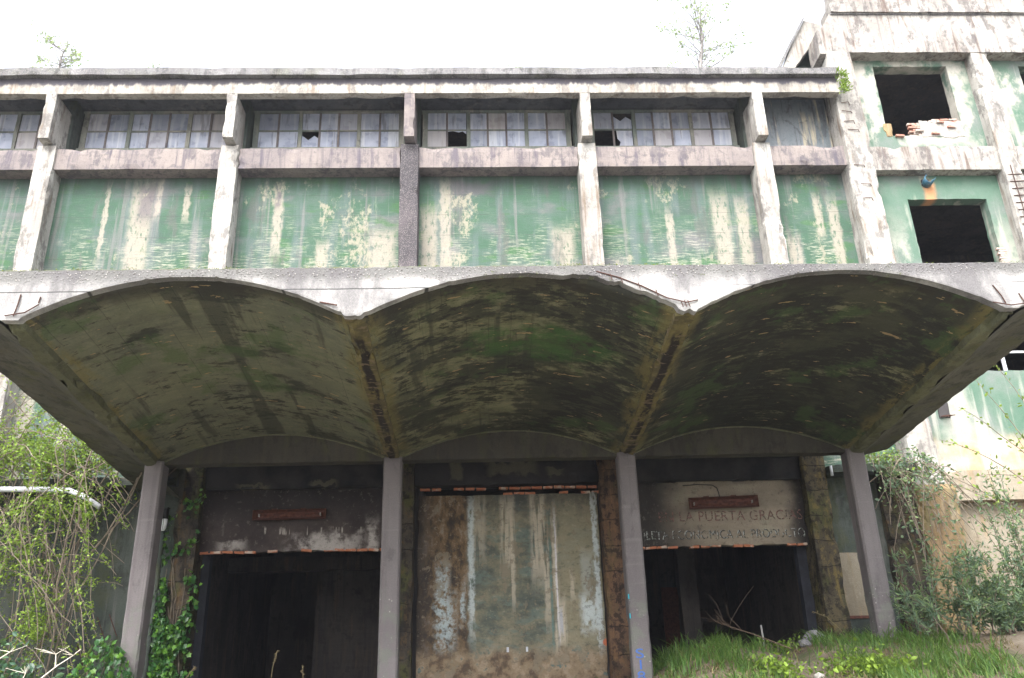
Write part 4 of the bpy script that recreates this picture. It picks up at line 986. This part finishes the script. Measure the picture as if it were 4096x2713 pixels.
r = random.Random(81); sh = thing('laurel_sprig', 'grey-green leafy sprig at the left edge halfway up the vines', 'plant'); lv = []; stems = []
for k in range(9):
    b0 = Vector((r.uniform(-10.9, -10.0), 18.1, r.uniform(2.3, 3.6))); tip = b0+Vector((r.uniform(.2, .6), -.15, r.gauss(.1, .2))); stems.append(tube([b0, tip], .008, 4, False))
    lv += [(b0.lerp(tip, r.random())+Vector((r.gauss(0, .05), r.gauss(0, .05), r.gauss(0, .06))), r.uniform(.09, .16), Vector((1, r.gauss(0, .5), r.gauss(-.4, .5)))) for _ in range(26)]
mesh('stems', *merge(stems), 'stem', sh); leaf_mesh('leaves', lv, 'leaf_dark', sh, 'oval', 4)

# ivy on the left wall column and round the pillar foot
def ivy(label, spots_fn, n, seed, mat='leaf_ivy', smin=.07, smax=.13):
    r = random.Random(seed); t = thing('ivy', label, 'plant', None); lv = []; st = []
    for k in range(n):
        p, nrm = spots_fn(r)
        if p is None: continue
        lv.append((p, r.uniform(smin, smax), Vector((nrm.x*.4+r.gauss(0, .5), nrm.y*.5+r.gauss(0, .3), -.8+r.gauss(0, .4)))))
    return t, lv
def colivy(r):
    z = .1+4.0*r.random()**1.25; wmax = .42-.04*z; x = -6.64+r.gauss(0, .19)
    if z > 2.7 and r.random() < .75: return None, None
    if mn.noise(Vector((x*2.5, z*1.6, 5))) < -.42+.17*z: return None, None
    y = Y3-.04-r.random()*.14
    return Vector((x, y, z)), Vector((.2, -1, 0))
iv, lv = ivy('ivy climbing the dark wall column left of the left doorway', colivy, 4200, 21)
stems = []; r = random.Random(3)
for k in range(16):
    x = -6.62+r.gauss(0, .14); pts = [Vector((x, Y3-.05, .1))]
    for i in range(16): pts.append(pts[-1]+Vector((r.gauss(0, .035), 0, .2)))
    stems.append(tube(pts[:r.randint(7, 17)], .008, 4, False))
for p, nn in (((-6.5, 19.82, 4.3), 16), ((-6.25, 19.8, 4.45), 10), ((-6.65, 19.8, 3.3), 16)):
    lv += [(Vector(p)+Vector((r.gauss(0, .08), r.gauss(0, .03), r.gauss(0, .1))), r.uniform(.08, .13), Vector((r.gauss(0, .5), -.4, -.7))) for _ in range(nn)]
mesh('stems', *merge(stems), 'stem', iv); leaf_mesh('leaves', lv, 'leaf_ivy', iv, 'ivy', 6)
def footivy(r):
    x = r.uniform(-7.6, -6.0); h_ = .95*math.exp(-((x+6.9)/.55)**2)+.15; z = .1+h_*r.random()*1.15
    return Vector((x, 17.44-r.random()*.35, z)), Vector((0, -1, 0))
iv, lv = ivy('ivy heaped round the foot of the leftmost pillar', footivy, 700, 22)
leaf_mesh('leaves', lv, 'leaf_ivy', iv, 'ivy', 7)
mesh('stems', *merge([tube([(-7.3+.25*k, 17.3, .0), (-7.2+.2*k, 17.38, .5), (-7.1+.15*k, 17.42, .8)], .008, 4, False) for k in range(5)]), 'stem', iv)

# grey-green shrub and climber on the right
r = random.Random(31); bu = thing('butterfly_bush', 'grey-green arching shrub right of the rightmost pillar', 'shrub'); stems = []; lv = []
def shoot(b0, tip, sag, nl, ls, spread=.10, rad_=.012):
    pts = []
    for i in range(9):
        t = i/8; pts.append(b0.lerp(tip, t)+Vector((0, 0, sag*4*t*(1-t)))+Vector((r.gauss(0, .02), r.gauss(0, .02), 0)))
    stems.append(tube(pts, [rad_*(1-.7*i/8) for i in range(9)], 5, False))
    for _ in range(nl):
        t = r.uniform(.25, 1.); i = min(7, int(t*8)); a = pts[i].lerp(pts[i+1], t*8-i); d = (pts[i+1]-pts[i]).normalized()
        lv.append((a+Vector((r.gauss(0, spread*.4), r.gauss(0, spread*.4), r.gauss(0, spread*.4))), r.uniform(.6, 1.2)*ls, d*.7+Vector((r.gauss(0, .8), r.gauss(0, .8), r.gauss(0, .7)))))
for k in range(70):
    b0 = Vector((r.uniform(8.6, 11.4), r.uniform(16.8, 18.2), gh(9, 17)-.1)); tip = b0+Vector((r.gauss(-.15, .55), r.gauss(-.3, .3), r.uniform(.6, 1.9)))
    shoot(b0, tip, r.uniform(.05, .3), 75, .15)
mesh('stems', *merge(stems), 'stem', bu); leaf_mesh('leaves', lv, 'leaf_grey', bu, 'lance', 9)
bu = thing('tall_shrub', 'tall open grey-green shrub at the lower right edge', 'shrub'); stems = []; lv = []
for k in range(34):
    b0 = Vector((r.uniform(10.6, 12.2), r.uniform(17.2, 18.8), .5)); tip = Vector((r.uniform(9.9, 12.6), r.uniform(16.9, 18.4), r.uniform(2.2, 4.3)))
    shoot(b0, tip, r.uniform(.05, .35), 85, .14, .16)
mesh('stems', *merge(stems), 'stem', bu); leaf_mesh('leaves', lv, 'leaf_grey', bu, 'lance', 10)
bu = thing('bramble', 'long arching bramble shoots reaching across the tower wall at the right', 'plant'); stems = []; lv = []
for a, c, s in (((12.8, 18.6, 2.2), (9.6, 18.9, 4.6), .5), ((12.9, 18.6, 3.2), (10.4, 18.8, 5.2), .3), ((13., 18.4, 3.4), (10.9, 18.6, 5.9), .25), ((12.9, 18.4, 3.), (11.4, 18.6, 6.6), .2), ((13.2, 18.5, 3.8), (11.0, 18.8, 4.35), .2), ((12.6, 18.4, 2.4), (10.4, 18.7, 4.1), .3), ((13.2, 18.4, 4.), (11.9, 18.6, 7.0), .1), ((12.9, 18.3, 2.), (12.0, 18.6, 5.3), .1)):
    shoot(Vector(a), Vector(c), s, 26, .10, .12, .016)
for k in range(3): stems.append(tube([(12.6+.2*k, 18.3, .4), (12.75+.1*k, 18.4, 2.), (12.85, 18.5, 3.2)], .02, 5))
mesh('stems', *merge(stems), 'stem', bu); leaf_mesh('leaves', lv, 'leaf_spring', bu, 'oval', 12)
bu = thing('wall_climber', 'bushy climber hanging from the ledge beside the tower corner', 'plant'); stems = []; lv = []
for k in range(52):
    b0 = Vector((r.uniform(9.0, 10.3), r.uniform(19.2, 19.6), r.uniform(4.6, 5.05))); v0 = (r.gauss(.15, .25), r.uniform(-.4, 0), r.uniform(-.5, .3))
    pts = clamp_pts(hang(r, b0, v0, r.randint(8, 22), .2, -1.0, .2), 19.75, 18.7); pts = [p for p in pts if 8.75 < p.x < 11.2]
    if len(pts) < 3: continue
    stems.append(tube(pts, .008, 4, False))
    for a, c in zip(pts, pts[1:]):
        if r.random() < .55: lv += [(a+Vector((r.gauss(0, .07), r.gauss(0, .05), r.gauss(0, .07))), r.uniform(.06, .12), None) for _ in range(3)]
mesh('stems', *merge(stems), 'stem', bu); leaf_mesh('leaves', lv, 'leaf_grey', bu, 'oval', 13)
bu = thing('ledge_weed', 'bright green weed tuft on the ledge right of the canopy', 'plant'); lv = []
for _ in range(420): lv.append((Vector((r.gauss(9.35, .3), r.uniform(19.45, 19.7), 4.88+abs(r.gauss(0, .13)))), r.uniform(.05, .1), Vector((r.gauss(0, .6), r.gauss(-.3, .5), r.gauss(.5, .4)))))
leaf_mesh('leaves', lv, 'leaf_spring', bu, 'rhomb', 14)
mesh('stems', *merge([tube([(9.1+.06*k, 19.6, 4.88), (9.1+.06*k, 19.55, 5.05)], .006, 4) for k in range(9)]), 'stem', bu)

# grass: one mass on the bank, tufts of hay among it
def blades(name, n, area, hmin, hmax, mat, seed, keep=None, w0=.011, parent=None):
    """clumps of bent blades"""
    r = random.Random(seed); vs = []; fs = []
    while n > 0:
        cx, cy = r.uniform(*area[:2]), r.uniform(*area[2:]); k_ = r.randint(6, 22); n -= k_
        if keep and not keep(cx, cy, r): continue
        hc = r.uniform(.45, 1.)*(.75+.7*mn.noise(Vector((cx*.9, cy*.9, 6)))); la = r.uniform(0, 2*pi); sp = r.uniform(.04, .13)
        for _ in range(k_):
            x, y = r.gauss(cx, sp), r.gauss(cy, sp); z = gh(x, y)-.02; h_ = (hmin+(hmax-hmin)*r.random()**1.4)*hc
            a = r.gauss(la, .9); ben = r.uniform(.15, 1.0)*h_
            dx, dy = cos(a)*ben, sin(a)*ben; ww = w0*r.uniform(.45, 1.1); px, py = -sin(a)*ww, cos(a)*ww; o = len(vs)
            if abs(px) < ww*.5: px = ww*.7
            for t, k in ((0, 1), (.45, .85), (.8, .5)):
                q = (x+dx*t*t, y+dy*t*t, z+h_*(t-.3*t*t)); vs += [(q[0]-px*k, q[1]-py*k, q[2]), (q[0]+px*k, q[1]+py*k, q[2])]
            vs.append((x+dx, y+dy, z+h_*.70))
            fs += [[o, o+1, o+3, o+2], [o+2, o+3, o+5, o+4], [o+4, o+5, o+6]]
    return mesh(name, vs, fs, mat, parent)
def bank(x, y, r):
    d = mn.noise(Vector((x*.8, y*.8, 2)))
    if abs(x-5.75-.35*mn.noise(Vector((0, y, 1)))) < .35+.35*sst(17.5, 15, y) and y < 18.4: return r.random() < .04
    return r.random() < .36+1.6*d
g1 = blades('grass', 24000, (3.0, 9.2, 14.6, 19.6), .16, .78, 'grass', 40, bank); tag(g1, 'long green grass on the bank before the right doorway', 'grass', None, 'stuff')
g2 = blades('dry_grass', 9000, (3.2, 9.6, 14.0, 18.4), .08, .38, 'hay', 41, lambda x, y, r: r.random() < .5+mn.noise(Vector((x, y, 7)))); tag(g2, 'dry straw-coloured grass at the lower right', 'grass', None, 'stuff')
g3 = blades('grass_fringe', 9000, (-6.4, 3.0, 16.2, 19.6), .15, .46, 'grass', 42, lambda x, y, r: r.random() < .5+1.3*mn.noise(Vector((x*.9, y*.5, 3)))); tag(g3, 'grass fringe along the foot of the left and middle doorways', 'grass', None, 'stuff')
g4 = blades('meadow', 9000, (-12, 12, 9., 16.5), .08, .3, 'grass', 43, lambda x, y, r: r.random() < .4+mn.noise(Vector((x*.5, y*.5, 9)))); tag(g4, 'rough short grass on the slope below the building', 'grass', None, 'stuff')
def weedpatch(label, cx, cy, sx, sy, n, seed, mat='leaf_spring'):
    r = random.Random(seed); t = thing('leafy_weed', label, 'plant', None); lv = []
    for _ in range(n):
        x, y = r.gauss(cx, sx), r.gauss(cy, sy); lv.append((Vector((x, y, gh(x, y)+r.uniform(.03, .28))), r.uniform(.05, .11), None))
    leaf_mesh('leaves', lv, mat, t, 'oval', seed)
    mesh('stems', *merge([tube([(x_, y__, gh(x_, y__)-.02), (x_+.02, y__, gh(x_, y__)+.22)], .005, 4) for x_, y__ in [(r.gauss(cx, sx), r.gauss(cy, sy)) for _ in range(14)]]), 'stem', t)
weedpatch('bright lime-green weed patch in the grass below the right doorway', 6.55, 15.6, .38, .25, 900, 51)
weedpatch('small lime-green weed patch beside the bare soil below the right doorway', 4.95, 15.4, .2, .2, 320, 52)
weedpatch('low weed between grass and stake in the right doorway', 5.75, 17.7, .18, .15, 160, 53)
# tall grass heads
def seedstalk(label, pts, seed):
    r = random.Random(seed); t = thing('grass_stalk', label, 'plant', 'dry grass stalks')
    mesh('stalk', *tube(pts, .007, 5), 'hay', t); lv = [(Vector(pts[-2]).lerp(Vector(pts[-1]), r.random()), r.uniform(.03, .07), None) for _ in range(26)]
    leaf_mesh('seed_head', lv, 'hay', t, 'lance', seed)
seedstalk('dry grass stalk leaning left at the right of the right doorway', [(7.3, 18., .7), (7.1, 18., 1.15), (6.85, 18., 1.4), (6.6, 18., 1.5)], 1)
seedstalk('tall dry grass stalk near the middle of the left doorway', [(-3.95, 17.6, .1), (-3.92, 17.6, .7), (-3.85, 17.6, 1.02)], 2)
seedstalk('short dry grass stalk just right of the middle of the left doorway', [(-3.3, 17.6, .1), (-3.34, 17.6, .5), (-3.36, 17.6, .75)], 3)
seedstalk('leaning dry stalk at the left of the left doorway', [(-5.9, 17.6, .1), (-5.55, 17.6, .5), (-5.35, 17.6, .78)], 4)
# dead branch lying in the right doorway
br_ = thing('dead_branch', 'bare dead branch leaning out of the grass in the right doorway', 'branch')
A, Bq = Vector((5.35, 15.9, .72)), Vector((4.45, 17.2, 1.28)); tw = [tube([A, A.lerp(Bq, .5)+Vector((0, 0, .02)), Bq], [.013, .010, .008], 6)]; r = random.Random(6)
for k in range(11):
    s = A.lerp(Bq, r.uniform(.6, 1.)); pts = [s]; v = Vector((r.gauss(-.2, .3), .1, r.uniform(.1, .5)))
    for i in range(5): pts.append(pts[-1]+v*.16); v += Vector((r.gauss(0, .25), 0, r.gauss(.05, .25)))
    tw.append(tube(pts, [.006, .005, .004, .003, .003, .002], 4, False))
mesh('branch', *merge(tw), 'twig', br_)
# bleached umbel stems at the bottom left
def umbel(label, base, arms, seed):
    r = random.Random(seed); t = thing('dry_umbel', label, 'plant', 'bleached dry stalks'); tb = [tube([base, arms[0][0]], [.014, .011], 6)]; hd = []
    for a in arms:
        tb.append(tube(a, [.010-.005*i/(len(a)-1) for i in range(len(a))], 5)); e = Vector(a[-1])
        for k in range(7): hd.append(tube([e, e+Vector((r.gauss(0, .10), r.gauss(0, .06), r.uniform(.02, .10)))], [.004, .002], 4, False))
    mesh('stalk', *merge(tb), 'drystem', t); mesh('head', *merge(hd), 'drystem', t)
umbel('forked bleached dry stalk at the bottom left before the leftmost pillar', (-5.95, 12.0, -.55), [[(-5.85, 12., .18), (-6.05, 12., .42), (-6.32, 12., .62), (-6.40, 12., .74)], [(-6.2, 12., .52), (-6.12, 12., .68), (-6.0, 12., .76)], [(-5.83, 12., .16), (-5.6, 12., .40), (-5.38, 12., .58), (-5.20, 12., .70)], [(-5.40, 12., .56), (-5.42, 12., .72)], [(-5.85, 12., .15), (-5.8, 12., .38), (-5.76, 12., .50)]], 1)
umbel('bleached dry stalk in the very bottom left corner', (-6.95, 12.0, -.5), [[(-6.92, 12., .2), (-7.0, 12., .42), (-7.06, 12., .58)], [(-6.92, 12., .2), (-6.8, 12., .42), (-6.9, 12., .60)], [(-6.92, 12., .15), (-6.7, 12., .40)]], 2)

# saplings and weeds on the roof
def sapling(label, base, h_, spread, nb, nl, seed, mat='leaf_roof', lean=0.):
    r = random.Random(seed); t = thing('roof_sapling', label, 'tree'); base = Vector(base); tb = []; lv = []
    top = base+Vector((lean, 0, h_*.9)); tr_ = [base.lerp(top, i/7)+Vector((r.gauss(0, .03), r.gauss(0, .03), 0))*(i > 0) for i in range(8)]
    trk = tube(tr_, [.05*h_/2*(1-.75*i/7) for i in range(8)], 6)
    for k in range(nb):
        t0 = r.uniform(.08, .85); s = base.lerp(top, t0); a = r.uniform(0, 2*pi); L = spread*r.uniform(.4, 1.)*(1.1-.5*t0)
        e = s+Vector((cos(a)*L, sin(a)*L*.6, h_*r.uniform(.12, .4))); mid = s.lerp(e, .5)+Vector((r.gauss(0, .05), 0, -.05))
        tb.append(tube([s, mid, e], [.016, .010, .005], 4, False))
        for m_ in range(3):
            s2 = mid.lerp(e, r.random()); e2 = s2+Vector((r.gauss(0, .16), r.gauss(0, .12), r.uniform(-.05, .2))); tb.append(tube([s2, e2], [.006, .003], 4, False))
            for _ in range(nl): lv.append((s2.lerp(e2, r.uniform(.2, 1.3))+Vector((r.gauss(0, .05), r.gauss(0, .05), r.gauss(0, .05))), r.uniform(.05, .10), None))
    mesh('trunk', *trk, 'bark', t, True); mesh('limbs', *merge(tb), 'bark', t); leaf_mesh('crown', lv, mat, t, 'oval', seed)
sapling('small faint sapling on the roof edge at the left', (-11.45, 19.75, 16.15), 1.6, .95, 20, 6, 61, lean=.12)
sapling('taller sapling on the roof near the tower', (6.65, 20.6, 16.15), 3.6, 2.1, 40, 7, 62, lean=.25)
def roofweed(label, base, h_, seed):
    r = random.Random(seed); t = thing('roof_weed', label, 'plant'); base = Vector(base); st = []; lv = []
    for k in range(9):
        e = base+Vector((r.gauss(0, h_*.45), r.gauss(0, .05), h_*r.uniform(.4, 1.))); st.append(tube([base+Vector((r.gauss(0, .05), 0, -.04)), e], [.006, .003], 4, False)); lv += [(base.lerp(e, r.uniform(.4, 1.05)), r.uniform(.03, .07), None) for _ in range(9)]
    mesh('stems', *merge(st), 'bark', t); leaf_mesh('leaves', lv, 'leaf_roof', t, 'rhomb', seed)
roofweed('tiny weed on the roof edge above the left windows', (-8.75, 19.6, 16.18), .35, 71)
roofweed('tiny weed on the roof edge above the middle windows', (1.15, 19.6, 16.18), .25, 72)
r = random.Random(73); t = thing('corner_tuft', 'green tuft growing where the eave meets the tower corner', 'plant'); lv = []
for _ in range(260): lv.append((Vector((10.28+r.gauss(0, .07), Y4-.05-r.random()*.12, r.uniform(15.35, 16.1))), r.uniform(.08, .16), Vector((r.gauss(.1, .5), -.4, r.gauss(.1, .6)))))
leaf_mesh('leaves', lv, 'leaf_spring', t, 'lance', 73); mesh('stems', *merge([tube([(10.26, Y4+.1, 15.5+.08*k), (10.28, Y4-.1, 15.6+.08*k)], .006, 4) for k in range(5)]), 'stem', t)
# moss cushions along the canopy edge
r = random.Random(90); lv = []
for _ in range(75):
    cx = r.uniform(-7.9, 4.5) if r.random() < .85 else r.uniform(4.5, 8.5); s_ = r.uniform(.02, .07)
    for _ in range(20): lv.append((Vector((cx+r.gauss(0, s_), Y1+.04+r.gauss(0, .03), 5.915-.012*max(0, cx)/3+abs(r.gauss(0, .012)))), r.uniform(.014, .03), None))
for _ in range(16):
    cx = r.uniform(-2, 7.5); cz = r.uniform(5.66, 5.88)
    for _ in range(12): lv.append((Vector((cx+r.gauss(0, .02), Y1-.004, cz+r.gauss(0, .012))), r.uniform(.01, .02), None))
mo = leaf_mesh('moss', lv, 'moss', can, 'rhomb', 91); mo['kind'] = 'stuff'
# stones on the bank
def stone(label, p, s_, seed, mat='mortar'):
    bm = bmesh.new(); bmesh.ops.create_icosphere(bm, subdivisions=2, radius=s_)
    for v in bm.verts: v.co *= 1+.35*mn.noise(v.co*3/s_*.4+Vector((seed, 0, 0))); v.co.z *= .75
    me = bpy.data.meshes.new('stone'); bm.to_mesh(me); bm.free(); o = link('stone', me, mat); o.location = p; tag(o, label, 'stone', 'stones on the bank')
stone('pale round stone in the bare soil below the right doorway', (5.62, 15.5, gh(5.62, 15.5)+.05), .09, 1)
stone('grey lump of rubble at the sill of the right doorway', (6.45, 17.8, gh(6.45, 17.8)+.10), .20, 2, 'roof')
stone('smaller grey lump of rubble beside the larger one at the right doorway sill', (6.2, 17.6, gh(6.2, 17.6)+.05), .12, 3, 'roof')

# ---------------------------------------------------------------- thin mist added to lift the darks like a lens veil
hz = mesh('haze', *sbox(-310, 310, -310, 310, -3., 24.), None)
hm = bpy.data.materials.new('veil_mist'); hm.use_nodes = True; ht = hm.node_tree
for n_ in list(ht.nodes):
    if n_.type != 'OUTPUT_MATERIAL': ht.nodes.remove(n_)
pv = ht.nodes.new('ShaderNodeVolumePrincipled'); pv.inputs['Density'].default_value = .0005; pv.inputs['Color'].default_value = (.86, .89, 1., 1); pv.inputs['Anisotropy'].default_value = .3
ht.links.new(pv.outputs[0], [n_ for n_ in ht.nodes if n_.type == 'OUTPUT_MATERIAL'][0].inputs['Volume'])
hz.data.materials.append(hm); hz['kind'] = 'stuff'; hz['label'] = 'thin mist added to stand in for a veil over the lens'
